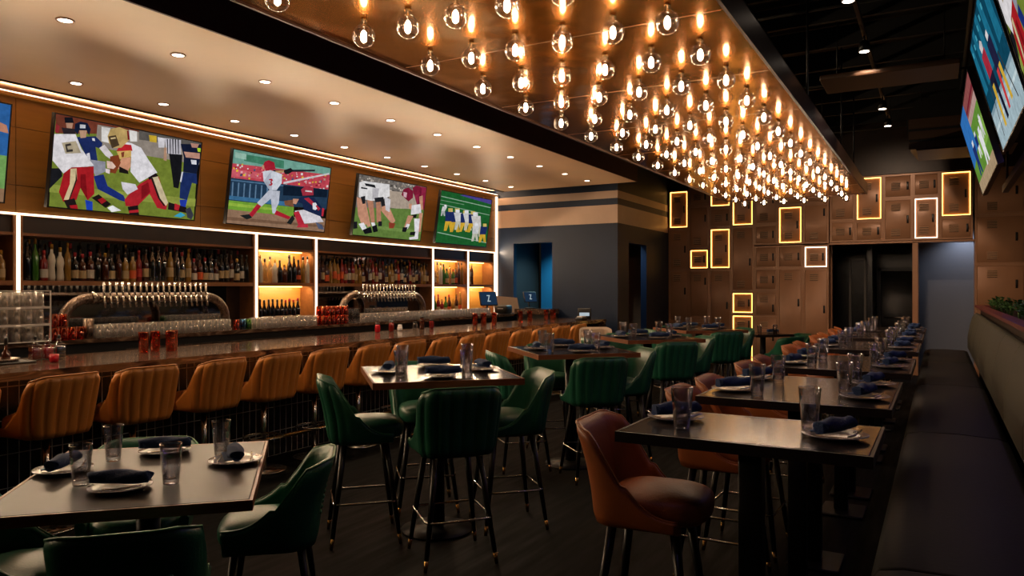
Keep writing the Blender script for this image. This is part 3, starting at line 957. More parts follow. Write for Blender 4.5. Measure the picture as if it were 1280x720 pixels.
# ------------------------------------------------------------------ televisions
def television(pic, size, tilt, loc, rz, label, bezel=0.012, group=None):
    """screen faces local -Y, picture u along +X, hung on a wall bracket; tilt leans the top forward"""
    w, h = size
    t = empty('television', loc, rz); tag(t, label, 'television', group)
    M = Matrix.Rotation(tilt, 4, 'X')
    def fin(mb): mb.v = [tuple(M @ Vector(p)) for p in mb.v]; return mb
    fin(MB().box(-w / 2, w / 2, 0.0, 0.045, -h / 2, h / 2)).build('casing', BLACKMETAL, t)
    b = MB()
    b.box(-w / 2, w / 2, -0.006, 0, h / 2 - bezel, h / 2); b.box(-w / 2, w / 2, -0.006, 0, -h / 2, -h / 2 + bezel)
    b.box(-w / 2, -w / 2 + bezel, -0.006, 0, -h / 2 + bezel, h / 2 - bezel); b.box(w / 2 - bezel, w / 2, -0.006, 0, -h / 2 + bezel, h / 2 - bezel)
    fin(b).build('bezel', BLACKCAP, t)
    mb = MB(); cols = []
    iw, ih = w - 2 * bezel, h - 2 * bezel
    rows = PICTURES[pic].split('\n')
    for k, row in enumerate(rows):
        q = row.split(); pts = [int(a) / 999.0 for a in q[1:]]
        vs = [(-iw / 2 + pts[i] * iw, -0.0004 - k * 3e-5, ih / 2 - pts[i + 1] * ih) for i in range(0, len(pts), 2)]
        area = sum(vs[i][0] * vs[(i + 1) % len(vs)][2] - vs[(i + 1) % len(vs)][0] * vs[i][2] for i in range(len(vs)))
        if area < 0: vs.reverse()
        mb.add(vs, [tuple(range(len(vs)))]); cols.append((hexc(q[0]), len(vs)))
    o = fin(mb).build('screen', SCREEN, t)
    at = o.data.color_attributes.new('picture', 'FLOAT_COLOR', 'CORNER')
    buf = []
    for c, nv in cols: buf.extend(list(c) * nv)
    at.data.foreach_set('color', buf)
    return t
TVX = -7.50
def wall_tv(pic, y, label, yaw=0.0):
    # local +X must run along +Y (away from the camera), the screen must face +X
    t = television(pic, (1.69, 0.92), R(8.5), (TVX, y, 2.87), R(90) + yaw, label, group='televisions over the bar')
    MB().box(-0.2, 0.2, 0.05, 0.235, -0.15, 0.15).build('wall_bracket', BLACKMETAL, t)
    return t
wall_tv('outfield', 2.865, 'television over the bar cut off by the photo edge, blue above green')
wall_tv('football', 4.925, 'television over the bar showing a football player in white running with the ball', yaw=R(1.0))
wall_tv('baseball', 7.04, 'television over the bar showing a baseball batter and crouching catcher')
wall_tv('scrimmage', 9.30, 'television over the bar showing white and maroon football lines crouched face to face')
wall_tv('field', 11.40, 'television over the bar farthest back, distant players on a dark green field')
def side_tv(pic, yfar, ln, label):
    t = television(pic, (ln, 0.90), R(15), (0.335, yfar - ln / 2, 3.15), R(-90), label, group='televisions on the right side')
    MB().box(-0.15, 0.15, 0.05, 0.18, -0.12, 0.12).tube([(0, 0.15, 0.05), (0, 0.15, 1.8)], 0.03, 8).build('ceiling_mount', BLACKMETAL, t)
    return t
side_tv('football', 5.16, 1.66, 'nearest television hung on the right, showing red football trousers on green')
side_tv('rink', 7.17, 1.90, 'middle television hung on the right, teal ice rink picture with skaters')
side_tv('ballpark', 10.41, 2.6, 'farthest television hung on the right, blue and green ball park picture')
t = empty('loudspeaker', (0.90, 8.5, 2.45)); tag(t, 'small black loudspeaker hung below the televisions on the right', 'loudspeaker')
MB().rbox(-0.14, 0.14, -0.14, 0.14, 0, 0.34, 0.03).build('cabinet', BLACKMETAL, t)
MB().lathe([(0.0005, 0), (0.09, 0)], 18, (0, 0, 0.345), caps=False).build('cone', BLACK, t)
MB().tube([(0, 0, 0.34), (0, 0, 2.55)], 0.015, 6).build('hanger_rod', BLACKMETAL, t)
struct('pillar_right', MB().box(0.80, 1.05, 7.6, 7.9, 0.0, 5.0), GREY)
t = empty('mounting_rail', (0.68, 0, 2.80)); tag(t, 'long grey steel rail behind the televisions on the right', 'rail')
MB().box(-0.03, 0.03, 3.2, 10.6, -0.04, 0.04).build('rail_bar', GREY, t)
MB().tube([(0, 3.6, 0.04), (0, 3.6, 2.2)], 0.015, 6).tube([(0, 10.3, 0.04), (0, 10.3, 2.2)], 0.015, 6).build('hanger_rods', BLACKMETAL, t)

# ------------------------------------------------------------------ lockers
COLS = 'ABCDEFGHIJKLM'
LX = dict(A=(-5.14, -4.69), B=(-4.69, -4.25), C=(-4.25, -3.79), D=(-3.79, -3.32), E=(-3.32, -2.86), F=(-2.86, -2.37), G=(-2.37, -1.89), H=(-1.87, -1.42), I=(-1.42, -0.93), J=(-0.93, -0.43), K=(-0.43, 0.01), L=(0.01, 0.53), M=(0.56, 1.33))
# column: list of (z0, z1, kind, vents, handle height fraction); kind 'l' lit amber, 'w' lit white, '.' plain
LK = dict(
 A=[(0.02, 0.9, '.', 'T', .75), (0.9, 2.03, '.', 'T', .6), (2.03, 2.92, '.', 'TB', .5), (2.92, 3.76, 'l', 'TB', .5)],
 B=[(0.02, 1.0, '.', 'T', .8), (1.0, 2.03, '.', 'T', .78), (2.03, 2.48, 'l', 'M', .5), (2.48, 3.4, '.', 'B', .72), (3.4, 3.79, '.', 'M', .5)],
 C=[(0.02, 0.75, '.', 'T', .7), (0.75, 2.03, '.', 'T', .4), (2.03, 2.91, 'l', 'TB', .5), (2.91, 3.34, '.', 'M', .5), (3.34, 3.79, 'l', 'M', .5)],
 D=[(0.02, 0.68, 'l', 'M', .5), (0.68, 1.09, 'l', 'M', .5), (1.09, 1.56, 'l', 'M', .5), (1.56, 2.92, '.', 'TB', .45), (2.92, 3.79, 'l', 'TB', .5)],
 E=[(0.02, 1.05, '.', 'T', .6), (1.05, 1.58, '.', 'T', .3), (1.58, 2.04, '.', 'M', .5), (2.04, 2.50, '.', 'M', .5), (2.52, 2.94, '.', 'M', .5), (2.94, 3.79, '.', 'B', .6)],
 F=[(0.02, 2.04, '.', 'TC', .66), (2.04, 2.50, '.', 'M', .5), (2.52, 3.30, 'l', 'TB', .5), (3.30, 3.79, '.', 'M', .5)],
 G=[(0.02, 2.02, '.', 'TC', .6), (2.02, 2.49, 'w', 'M', .5), (2.52, 3.32, '.', 'B', .8), (3.32, 3.79, '.', 'M', .5)],
 H=[(2.53, 2.95, '.', 'M', .5), (2.95, 3.79, '.', 'B', .75)],
 I=[(2.53, 2.93, '.', 'M', .5), (2.93, 3.79, 'l', 'TB', .5)],
 J=[(2.53, 3.33, '.', 'TB', .5), (3.33, 3.79, '.', 'M', .5)],
 K=[(2.53, 3.34, 'w', 'TB', .5), (3.34, 3.79, '.', 'M', .5)],
 L=[(2.53, 2.93, '.', 'M', .5), (2.93, 3.79, 'l', 'TB', .5)],
 M=[(0.02, 1.2, '.', 'T', .6), (1.2, 2.06, '.', 'T', .6), (2.06, 2.95, '.', 'TB', .55), (2.95, 3.79, '.', 'B', .5)],
)
SIDE = dict(zip(COLS, ORD[1:]))
for c in COLS:
    x0, x1 = LX[c]
    for i, (z0, z1, kind, vents, hf) in enumerate(LK[c]):
        w = x1 - x0; h = z1 - z0
        t = empty('locker', ((x0 + x1) / 2, LY, z0))
        size = 'small square' if h < 0.6 else ('tall' if h > 1.1 else 'upright')
        look = {'.': 'unlit', 'l': 'amber-edged', 'w': 'white-edged'}[kind]
        tag(t, '%s %s bronze locker, %s column from the navy wall, %s up' % (look, size, SIDE[c], ordn(i + 1)), 'locker', 'bronze lockers on the far wall')
        a, b = -w / 2 + 0.001, w / 2 - 0.001
        body = MB(); fw = 0.035
        body.box(a, b, 0.03, 0.34, 0.001, h - 0.001)
        body.box(a, a + fw, 0.0, 0.03, 0.001, h - 0.001); body.box(b - fw, b, 0.0, 0.03, 0.001, h - 0.001); body.box(a + fw, b - fw, 0.0, 0.03, 0.001, fw); body.box(a + fw, b - fw, 0, 0.03, h - fw, h - 0.001)
        body.build('locker_body', LOCKER, t)
        if kind == '.': d0, d1, dy0 = a + fw + 0.004, b - fw - 0.004, 0.004
        else: d0, d1, dy0 = a + fw + 0.028, b - fw - 0.028, 0.018
        zb, zt = (fw + 0.004, h - fw - 0.004) if kind == '.' else (fw + 0.028, h - fw - 0.028)
        dd = MB().rbox(d0, d1, dy0, 0.03, zb, zt, 0.006).build('locker_door', LOCKER, t)
        if kind != '.':
            s = MB(); q = 0.012; g = 0.001
            s.box(a + fw + g, a + fw + q, 0.012, 0.03, fw + g, h - fw - g); s.box(b - fw - q, b - fw - g, 0.012, 0.03, fw + g, h - fw - g)
            s.box(a + fw + q, b - fw - q, 0.012, 0.03, fw + g, fw + q); s.box(a + fw + q, b - fw - q, 0.012, 0.03, h - fw - q, h - fw - g)
            s.build('light_strip', LED_AMBER if kind == 'l' else LED_WHITE, t)
        hx = d1 - 0.045 if w < 0.6 else d1 - 0.10
        hz = zb + (zt - zb) * hf
        MB().rbox(hx - 0.018, hx + 0.018, dy0 - 0.012, dy0, hz - 0.075, hz + 0.075, 0.006).build('handle', BLACKCAP, dd)
        vz = {'T': zt - 0.13, 'B': zb + 0.12, 'M': (zb + zt) / 2, 'C': zb + 0.38}
        vx = -0.035 if w < 0.6 else -0.12
        for v in vents:
            z = vz[v]; m = MB(); m2 = MB()
            m.box(vx - 0.075, vx + 0.075, dy0 - 0.003, dy0, z - 0.072, z + 0.072)
            for k in range(5):
                zz = z - 0.056 + k * 0.028
                m2.add([(vx - 0.08, dy0 - 0.004, zz + 0.012), (vx + 0.08, dy0 - 0.004, zz + 0.012), (vx + 0.08, dy0 - 0.018, zz - 0.004), (vx - 0.08, dy0 - 0.018, zz - 0.004), (vx + 0.08, dy0 - 0.004, zz - 0.004), (vx - 0.08, dy0 - 0.004, zz - 0.004)],
                      [(0, 1, 2, 3), (3, 2, 4, 5), (0, 3, 5), (1, 4, 2)])
            vv = m.build('vent', LOCKERDARK, dd); m2.build('vent_louver', LOUVER, vv)

# ------------------------------------------------------------------ back bar
SHELF_W = 5.0
def strip_lamp(loc, ln, watts, rot, col=(1.0, 0.72, 0.45)):
    # a thin rectangle lamp for each LED tape, and for the added violet light
    L = bpy.data.lights.new('strip_area_light', 'AREA'); L.shape = 'RECTANGLE'; L.size = 0.02; L.size_y = ln; L.energy = watts; L.color = col
    o = bpy.data.objects.new('strip_area_light', L); COL.objects.link(o); o.location = loc; o.rotation_euler = rot; return o
strip_lamp((WX + 0.05, 5.7, 2.345), 14.4, 190, (0, R(-100), 0))      # tape on the top rail, facing the room
strip_lamp((WX + 0.06, 5.7, 3.49), 14.4, 35, (0, R(-70), 0))         # tape over the panelling
strip_lamp((WX - 0.02, 5.7, 3.53), 14.4, 80, (0, R(-160), 0))        # same tape, upwards into the cove
BX = WX
POSTS = [3.92, 6.83, 7.91, 10.76, 11.89, 12.86]
t = empty('back_bar_shelving', (0, 0, 0)); tag(t, 'long brown back bar shelving with lit posts behind the bar', 'shelving')
for py in [1.2] + POSTS:
    o = MB().box(BX - 0.26, BX, py - 0.045, py + 0.045, 1.14, 2.33).build('post', SHELFWOOD, t)
    MB().box(BX + 0.001, BX + 0.012, py - 0.015, py + 0.015, 1.16, 2.33).build('post_light_strip', LED, o)
o = MB().box(BX - 0.26, BX, Y0, 12.92, 2.33, 2.368).build('top_rail', SHELFWOOD, t)
MB().box(BX + 0.001, BX + 0.012, Y0, 12.93, 2.336, 2.356).build('rail_light_strip', LED, o)
MB().box(BX - 0.05, BX - 0.03, Y0, 12.9, 2.17, 2.33).build('header_board', DARKWOOD, t)
MB().box(BX - 0.26, BX - 0.005, Y0, 12.9, 2.14, 2.168).build('upper_board', SHELFWOOD, t)
bays = [(1.2, 3.92, 'wood'), (3.92, 6.83, 'mirror'), (6.83, 7.91, 'wood'), (7.91, 10.76, 'mirror'), (10.76, 11.89, 'wood'), (11.89, 12.86, 'wood')]
for a, b, k in bays:
    MB().box(BX - 0.26, BX - 0.002, a + 0.046, b - 0.046, 1.655, 1.70).build('shelf', SHELFWOOD, t)
    MB().box(BX - 0.28, BX - 0.26, a, b, 1.14, 2.17).build('mirror_back' if k == 'mirror' else 'wood_back', MIRROR if k == 'mirror' else WOODPANEL, t)
    if k == 'wood' and a > 2:
        for zz in (2.128, 1.643):
            MB().box(BX - 0.24, BX - 0.215, a + 0.06, b - 0.06, zz, zz + 0.011).build('shelf_light_strip', LED_SHELF, t)
            strip_lamp((BX - 0.06, (a + b) / 2, zz - 0.01), b - a - 0.15, SHELF_W, (0, R(35), 0))
MB().box(WX - 0.01, WX + 0.03, 12.90, 12.935, 1.14, 3.5).build('corner_light_strip', LED, t)
t = empty('back_counter', (0, 0, 0)); tag(t, 'brown stone counter under the bottle shelves behind the bar', 'counter')
MB().box(-8.0, -7.05, Y0, 12.9, 1.10, 1.14).build('counter_top', STONE, t)
MB().box(-8.0, -7.10, Y0, 12.9, 0.0, 1.10).build('counter_body', mat('cabinet_black', '0c0a09', 0.4), t)
MB().box(-7.095, -7.085, 4.6, 7.2, 0.93, 1.02).build('drawer_rail', STEEL, t)

# ---- bar
t = empty('bar_counter', (0, 0, 0)); tag(t, 'long brown marble bar counter with black tiled front', 'bar')
MB().box(-6.32, -5.27, Y0 + 0.01, 12.7, 1.015, 1.07).build('bar_top', STONE, t)
MB().box(-6.05, -5.62, Y0 + 0.01, 12.62, 0.0, 1.015).build('tiled_front', TILE, t)
MB().box(-6.05, -5.28, 12.62, 12.70, 0.0, 1.015).build('end_panel', STONE, t)
t = empty('foot_rail', (-5.50, 0, 0)); tag(t, 'low brass foot rail along the foot of the bar', 'foot rail')
MB().tube([(0, 0.2, 0.2), (0, 12.5, 0.2)], 0.02, 10).build('rail_tube', BRASS, t)
for k in range(9): MB().tube([(0.0, 0.5 + k * 1.45, 0.18), (0.0, 0.5 + k * 1.45, 0.0)], 0.012, 8).build('rail_bracket', BRASS, t)

# ------------------------------------------------------------------ beer towers
def tower(y0, y1, taps, label):
    x = -7.36; zt = 1.53; r = 0.05; b = 0.26
    t = empty('beer_tower', (x, (y0 + y1) / 2, 1.14)); L = (y1 - y0) / 2; zz = zt - 1.14
    tag(t, label, 'beer tower', 'steel pipe beer towers')
    pts = [(0, -L, 0.0), (0, -L, zz - b * 0.9)]
    for k in range(1, 9): a = R(90 * k / 8); pts.append((0, -L + b * 1.1 * (1 - math.cos(a)), zz - b * 0.9 + b * 0.9 * math.sin(a)))
    pts2 = [(p[0], -p[1], p[2]) for p in reversed(pts)]
    MB().tube(pts + pts2, r, 16).build('pipe', STEEL, t)
    for s in (-1, 1):
        MB().lathe([(0.075, 0.0), (0.075, 0.012), (0.055, 0.02)], 18, (0, s * L, 0)).build('flange', STEEL, t)
        MB().tube([(0, s * (L - b * 1.1) - 0.02, zz), (0, s * (L - b * 1.1) + 0.02, zz)], 0.062, 16).build('collar', CHROME, t)
    n0 = taps; span = 2 * (L - b * 1.1) - 0.12
    for k in range(n0):
        y = -span / 2 + span * k / (n0 - 1)
        f = MB(); f.tube([(0.045, y, zz), (0.11, y, zz + 0.005)], 0.014, 8); f.tube([(0.11, y, zz + 0.02), (0.115, y, zz - 0.05), (0.13, y, zz - 0.10)], 0.011, 8)
        o = f.build('tap', CHROME, t)
        MB().tube([(0.11, y, zz + 0.02), (0.10, y, zz + 0.05), (0.095, y, zz + 0.155)], 0.008, 8, r2=0.014).build('tap_handle', CHROME, o)
    return t
tower(4.13, 6.02, 19, 'steel pipe beer tower of nineteen taps, nearer to the camera')
tower(8.02, 9.93, 17, 'steel pipe beer tower on the far half of the back counter')

strip_lamp((0.62, 6.9, 2.78), 7.0, 4.0, (0, R(55), 0), (0.30, 0.16, 1.0))   # added unseen violet light behind the side televisions, tinting the glass rims
# ------------------------------------------------------------------ bottles
BP = {}
def bottle_mesh(kind):
    if kind == 'tall': pr = [(0.032, 0.0), (0.034, 0.01), (0.034, 0.17), (0.030, 0.195), (0.015, 0.225), (0.0135, 0.29)]
    elif kind == 'squat': pr = [(0.035, 0.0), (0.037, 0.01), (0.037, 0.14), (0.032, 0.165), (0.016, 0.18), (0.0135, 0.235)]
    elif kind == 'wine': pr = [(0.033, 0.0), (0.035, 0.01), (0.035, 0.18), (0.027, 0.215), (0.0145, 0.245), (0.0135, 0.31)]
    elif kind == 'slim': pr = [(0.030, 0.0), (0.032, 0.01), (0.032, 0.20), (0.026, 0.235), (0.012, 0.27), (0.0115, 0.335)]
    else: pr = [(0.033, 0.0), (0.037, 0.03), (0.029, 0.10), (0.038, 0.15), (0.030, 0.19), (0.015, 0.215), (0.0135, 0.27)]
    return pr
LABELM = {'cream': PAPERLABEL, 'white': WHITELABEL, 'orange': ORANGELABEL, 'red': REDLABEL}
CAPM = {'red': REDCAP, 'black': BLACKCAP, 'gold': GOLDCAP}
def bottle(shape, colour, lab, cap, loc, where, group, sc=1.0):
    key = (shape, colour, lab, cap)
    if key not in BP:
        pr = bottle_mesh(shape)
        t = empty('bottle'); t['category'] = 'bottle'
        MB().lathe(pr, 14).build('bottle_glass', BOT[colour], t)
        rr, hh = pr[-1]
        MB().lathe([(rr + 0.001, hh - 0.028), (rr + 0.002, hh + 0.012), (rr - 0.003, hh + 0.014)], 12).build('cap', CAPM[cap], t)
        if lab:
            rb = pr[1][0] + 0.0008; zl, zh = {'tall': (0.045, 0.125), 'squat': (0.025, 0.095), 'wine': (0.05, 0.11), 'slim': (0.06, 0.15), 'curvy': (0.03, 0.05)}[shape]
            if shape == 'curvy': rb = 0.0375
            MB().lathe([(rb, zl), (rb, zh)], 14, caps=False).build('paper_label', LABELM[lab], t)
        BP[key] = t
    ctext = {'amber': 'amber', 'dark': 'dark', 'green': 'green', 'clear': 'clear', 'red': 'red', 'white': 'white', 'gold': 'golden'}[colour]
    ltext = ', %s label' % lab if lab else ''
    o = place(BP[key], loc, rng.random() * 6, '%s bottle%s, %s' % (ctext, ltext, where), group)
    o.scale = (1, 1, min(sc, 0.415 / (bottle_mesh(shape)[-1][1] + 0.014)))
    return o
def shelf_row(y0, y1, n, x, z, picks, row, group, hmin=1.12, hmax=1.34):
    for k in range(n):
        y = y0 + (y1 - y0) * (k + 0.5) / n + rng.uniform(-0.0015, 0.0015)
        sh, co, la, ca = picks(k)
        bottle(sh, co, la, ca, (x + rng.uniform(-0.006, 0.006), y, z + 0.0008), '%s from camera end, %s' % (ordn(k + 1), row), group, rng.uniform(hmin, hmax))
FRONT = [('tall', 'dark', None, 'black'), ('slim', 'green', None, 'gold'), ('squat', 'red', 'white', 'red'), ('curvy', 'white', None, 'gold'), ('curvy', 'white', None, 'gold'), ('slim', 'gold', None, 'gold'), ('squat', 'dark', 'cream', 'red'), ('squat', 'amber', 'cream', 'red'),
         ('squat', 'amber', 'white', 'red'), ('squat', 'dark', None, 'black'), ('squat', 'amber', None, 'gold'), ('squat', 'dark', 'cream', 'black'), ('tall', 'amber', None, 'black'), ('squat', 'gold', 'cream', 'black'), ('squat', 'gold', 'orange', 'black'), ('tall', 'red', 'red', 'red'),
         ('tall', 'amber', 'cream', 'black'), ('tall', 'clear', None, 'black'), ('slim', 'clear', None, 'black'), ('slim', 'clear', None, 'black'), ('tall', 'gold', 'cream', 'black'), ('tall', 'clear', None, 'black'), ('tall', 'clear', 'cream', 'red'), ('tall', 'gold', 'cream', 'gold'),
         ('squat', 'amber', 'white', 'red'), ('squat', 'amber', 'orange', 'black'), ('squat', 'dark', 'cream', 'red'), ('squat', 'dark', 'white', 'black'), ('squat', 'amber', 'white', 'black'), ('tall', 'dark', 'cream', 'black'), ('tall', 'dark', 'cream', 'black'), ('tall', 'amber', 'white', 'black'), ('squat', 'dark', 'cream', 'gold'), ('tall', 'dark', 'white', 'black'), ('tall', 'dark', None, 'black')]
def pick_mix(k):
    return (rng.choice(['tall', 'squat', 'tall', 'slim']), rng.choice(['amber', 'dark', 'amber', 'red', 'dark', 'gold']), rng.choice(['cream', 'white', 'cream', None, 'orange']), rng.choice(['black', 'black', 'red', 'gold']))
def pick_back(k):
    return (rng.choice(['tall', 'slim']), rng.choice(['amber', 'dark', 'clear', 'dark']), None, rng.choice(['black', 'black', 'red', 'gold']))
XF, XR = BX - 0.055, BX - 0.16
shelf_row(3.99, 6.76, len(FRONT), XF, 1.70, lambda k: FRONT[k], 'front row above nearer beer tower', 'liquor bottles above the nearer beer tower')
shelf_row(4.05, 6.72, 26, XR, 1.70, pick_back, 'back row above nearer beer tower', 'liquor bottles above the nearer beer tower', 1.2, 1.42)
shelf_row(7.98, 10.69, 34, XF, 1.70, pick_mix, 'front row above farther beer tower', 'liquor bottles above the farther beer tower')
shelf_row(8.02, 10.65, 24, XR, 1.70, pick_back, 'back row above farther beer tower', 'liquor bottles above the farther beer tower', 1.2, 1.42)
C1 = [('slim', 'white', None, 'gold'), ('curvy', 'clear', None, 'black'), ('slim', 'clear', None, 'black'), ('curvy', 'white', None, 'gold'), ('tall', 'dark', None, 'black'), ('squat', 'amber', None, 'gold'), ('wine', 'dark', None, 'black'), ('wine', 'dark', None, 'gold'), ('wine', 'amber', 'orange', 'black'), ('tall', 'gold', None, 'black'), ('slim', 'white', None, 'black')]
shelf_row(6.90, 7.84, len(C1), XF, 1.70, lambda k: C1[k], 'upper shelf between the towers', 'bottles on the upper shelf between the beer towers', 1.0, 1.25)
shelf_row(6.90, 7.65, 10, XF, 1.14, lambda k: ('wine', 'dark', rng.choice([None, 'cream']), 'red' if k > 5 else 'black'), 'wine row under that upper shelf', 'wine bottles between the beer towers', 1.0, 1.1)
C2 = [('squat', 'clear', 'white', 'gold'), ('tall', 'clear', None, 'black'), ('tall', 'white', None, 'gold'), ('tall', 'green', None, 'black'), ('squat', 'green', 'cream', 'black'), ('tall', 'clear', None, 'gold'), ('squat', 'green', 'cream', 'red'), ('squat', 'amber', 'orange', 'gold'), ('slim', 'amber', None, 'black'), ('slim', 'gold', None, 'black')]
shelf_row(10.83, 11.80, len(C2), XF, 1.70, lambda k: C2[k], 'upper shelf past farther beer tower', 'bottles on the upper shelf past the farther tower')
C3 = [('wine', 'green', 'red', 'red'), ('tall', 'red', 'cream', 'red'), ('squat', 'red', 'white', 'gold'), ('tall', 'green', 'cream', 'black'), ('tall', 'amber', 'orange', 'red'), ('squat', 'gold', 'cream', 'gold'), ('tall', 'amber', 'cream', 'gold'), ('slim', 'gold', 'orange', 'gold')]
shelf_row(10.83, 11.75, len(C3), XF, 1.14, lambda k: C3[k], 'lower shelf past farther beer tower', 'bottles on the lower shelf past the farther tower', 1.1, 1.3)
shelf_row(11.96, 12.16, 2, XF, 1.70, lambda k: [('tall', 'white', 'cream', 'black'), ('slim', 'amber', None, 'gold')][k], 'last shelf by the lit corner', 'bottles on the last shelf')
shelf_row(3.50, 3.85, 3, XF, 1.70, lambda k: ('squat', 'gold', 'cream', 'gold'), 'shelf cut off by the photo edge', 'bottles at the photo edge')
shelf_row(3.40, 3.80, 4, XF, 1.14, lambda k: ('wine', 'dark', 'cream', 'red'), 'counter cut off by the photo edge', 'bottles at the photo edge')

# ------------------------------------------------------------------ glasses
def glass_profile(h, rt, rb):
    th = 0.002
    return [(0.0004, 0.001), (rb - 0.004, 0.0), (rb, 0.003), (rt, h - 0.002), (rt - th * 0.5, h + 0.001), (rt - th, h - 0.002), (rb - th, 0.022), (0.0004, 0.019)]
def glass_proto(name, h, rt, rb, m):
    o = MB().lathe(glass_profile(h, rt, rb), 20, caps=False).build(name, m); o['category'] = 'glass'
    return o
PINT = glass_proto('pint_glass', 0.165, 0.044, 0.031, GLASS)
TUM = glass_proto('tumbler_glass', 0.13, 0.040, 0.034, GLASS2)
REDT = glass_proto('copper_tumbler', 0.12, 0.038, 0.034, TUMBLER_RED)
BLUT = glass_proto('blue_tumbler', 0.12, 0.038, 0.034, TUMBLER_BLUE)
GRNT = glass_proto('green_tumbler', 0.12, 0.038, 0.034, TUMBLER_GREEN)
for proto in (PINT, TUM, REDT, BLUT, GRNT): pass
def flipped(proto, x, y, z, h, label, group):
    """upside-down on its rim"""
    o = place(proto, (x, y, z + h), 0, label, group); o.rotation_euler = (PI, 0, 0); return o
def rows(proto, h, xs, y0, y1, dy, z, label, group, flip=True):
    k = 0
    for x in xs:
        y = y0
        while y <= y1 + 1e-6:
            if flip: flipped(proto, x, y, z, h, label, group)
            else: place(proto, (x, y, z), 0, label, group)
            y += dy; k += 1
    return k
lab = 'clear tumbler upside down in the rows under the nearer beer tower'
rows(TUM, 0.13, (-7.20, -7.11), 4.32, 5.92, 0.085, 1.142, lab, 'upturned tumblers under the nearer tower')
lab = 'clear tumbler upside down in the stack left of the farther beer tower'
rows(TUM, 0.13, (-7.22, -7.12), 6.30, 7.28, 0.085, 1.142, lab, 'upturned tumblers between the towers')
lab = 'clear tumbler upside down in the row under the farther beer tower'
rows(TUM, 0.13, (-7.14,), 8.2, 9.9, 0.085, 1.142, lab, 'upturned tumblers under the farther tower')
lab = 'clear tumbler upside down in the row right of the farther beer tower'
rows(TUM, 0.13, (-7.20, -7.11), 10.05, 11.6, 0.085, 1.142, lab, 'upturned tumblers past the farther tower')
for tier in range(2):
    rows(REDT, 0.12, (-7.20, -7.11), 7.40, 7.86, 0.085, 1.142 + tier * 0.126, 'copper red tumbler in the two-tier stack by the farther tower', 'copper tumblers by the farther tower')
rows(REDT, 0.12, (-7.20,), 6.05, 6.12, 0.085, 1.142, 'single copper red tumbler right of the nearer tower', None)
flipped(BLUT, -7.20, 6.145, 1.142, 0.12, 'blue tumbler upside down right of the nearer beer tower', None)
flipped(GRNT, -7.20, 6.225, 1.142, 0.12, 'green tumbler upside down right of the nearer beer tower', None)
# three tiers of dish racks at the photo edge
for tier in range(3):
    zz = 1.142 + tier * 0.155
    t = empty('glass_rack', (-7.25, 3.52, zz)); tag(t, 'white plastic glass rack at the photo edge, %s tier of the stack' % ['lowest', 'middle', 'topmost'][tier], 'glass rack', 'stacked glass racks')
    m = MB()
    for zc in (0.0, 0.145):
        m.box(-0.22, 0.22, -0.32, -0.31, zc, zc + 0.008); m.box(-0.22, 0.22, 0.31, 0.32, zc, zc + 0.008); m.box(-0.22, -0.21, -0.31, 0.31, zc, zc + 0.008); m.box(0.21, 0.22, -0.31, 0.31, zc, zc + 0.008)
    for sx in (-0.215, 0.215):
        for sy in (-0.315, 0.315): m.box(sx - 0.005, sx + 0.005, sy - 0.005, sy + 0.005, 0.008, 0.145)
    for k in range(7): m.box(-0.21, 0.21, -0.27 + k * 0.09 - 0.003, -0.27 + k * 0.09 + 0.003, 0.0, 0.005)
    m.build('rack_frame', WHITE, t)
    for gx in (-0.15, -0.05, 0.05, 0.15):
        for gy in range(6):
            flipped(TUM, -7.25 + gx, 3.52 - 0.25 + gy * 0.1, zz + 0.0065, 0.13, 'clear tumbler upside down in the %s white rack at the photo edge' % ['lowest', 'middle', 'topmost'][tier], 'tumblers in the white racks')
for tier, nn in ((0, 5), (1, 3)):
    rows(REDT, 0.12, (-7.10,), 3.90, 3.90 + (nn - 1) * 0.08, 0.082, 1.142 + tier * 0.126, 'copper red tumbler in the stack beside the white glass racks', 'copper tumblers beside the glass racks')
t = MB().lathe([(0.04, 0), (0.045, 0.005), (0.048, 0.19), (0.045, 0.19), (0.041, 0.01)], 18).build('steel_shaker', STEEL, None, (-7.00 - 0.11, 4.23, 1.142)); tag(t, 'steel shaker cup standing by the foot of the nearer beer tower', 'shaker')
# bar top items
for k, (yy, dx) in enumerate([(4.02, 0.0), (4.17, -0.06), (4.26, 0.03), (4.34, -0.05)]):
    o = place(REDT, (-5.95 + dx, yy, 1.071), 0, 'copper red tumbler in the cluster on the near bar, %s from the camera' % ordn(k + 1), 'copper tumblers on the near bar'); o.scale = (1.1, 1.1, 1.45)
def deco_bottle(x, y, m, label):
    t = empty('syrup_bottle', (x, y, 1.071)); tag(t, label, 'bottle', 'square syrup bottles on the bar')
    MB().rbox(-0.036, 0.036, -0.036, 0.036, 0.0, 0.115, 0.008).build('bottle_glass', GLASS, t)
    MB().rbox(-0.031, 0.031, -0.031, 0.031, 0.004, 0.09, 0.006).build('syrup', m, t)
    MB().lathe([(0.034, 0.115), (0.014, 0.13), (0.013, 0.15), (0.018, 0.152), (0.018, 0.156)], 14).build('neck', GLASS, t)
    MB().lathe([(0.010, 0.156), (0.012, 0.175), (0.004, 0.185)], 10).build('stopper', BLACKCAP, t)
deco_bottle(-6.08, 3.20, BOT['red'], 'square glass bottle of brick red syrup on the bar, nearest of three')
deco_bottle(-6.08, 3.29, REDGLOW, 'square glass bottle of bright red syrup on the bar, middle of three')
deco_bottle(-6.08, 3.38, BOT['dark'], 'square glass bottle of black syrup on the bar, farthest of three')
t = empty('candle_holder', (-5.75, 3.16, 1.071)); tag(t, 'small red glass candle holder near the bar edge', 'candle')
MB().lathe([(0.025, 0), (0.030, 0.01), (0.033, 0.06), (0.028, 0.06), (0.024, 0.01)], 16).build('holder_glass', REDGLOW, t)
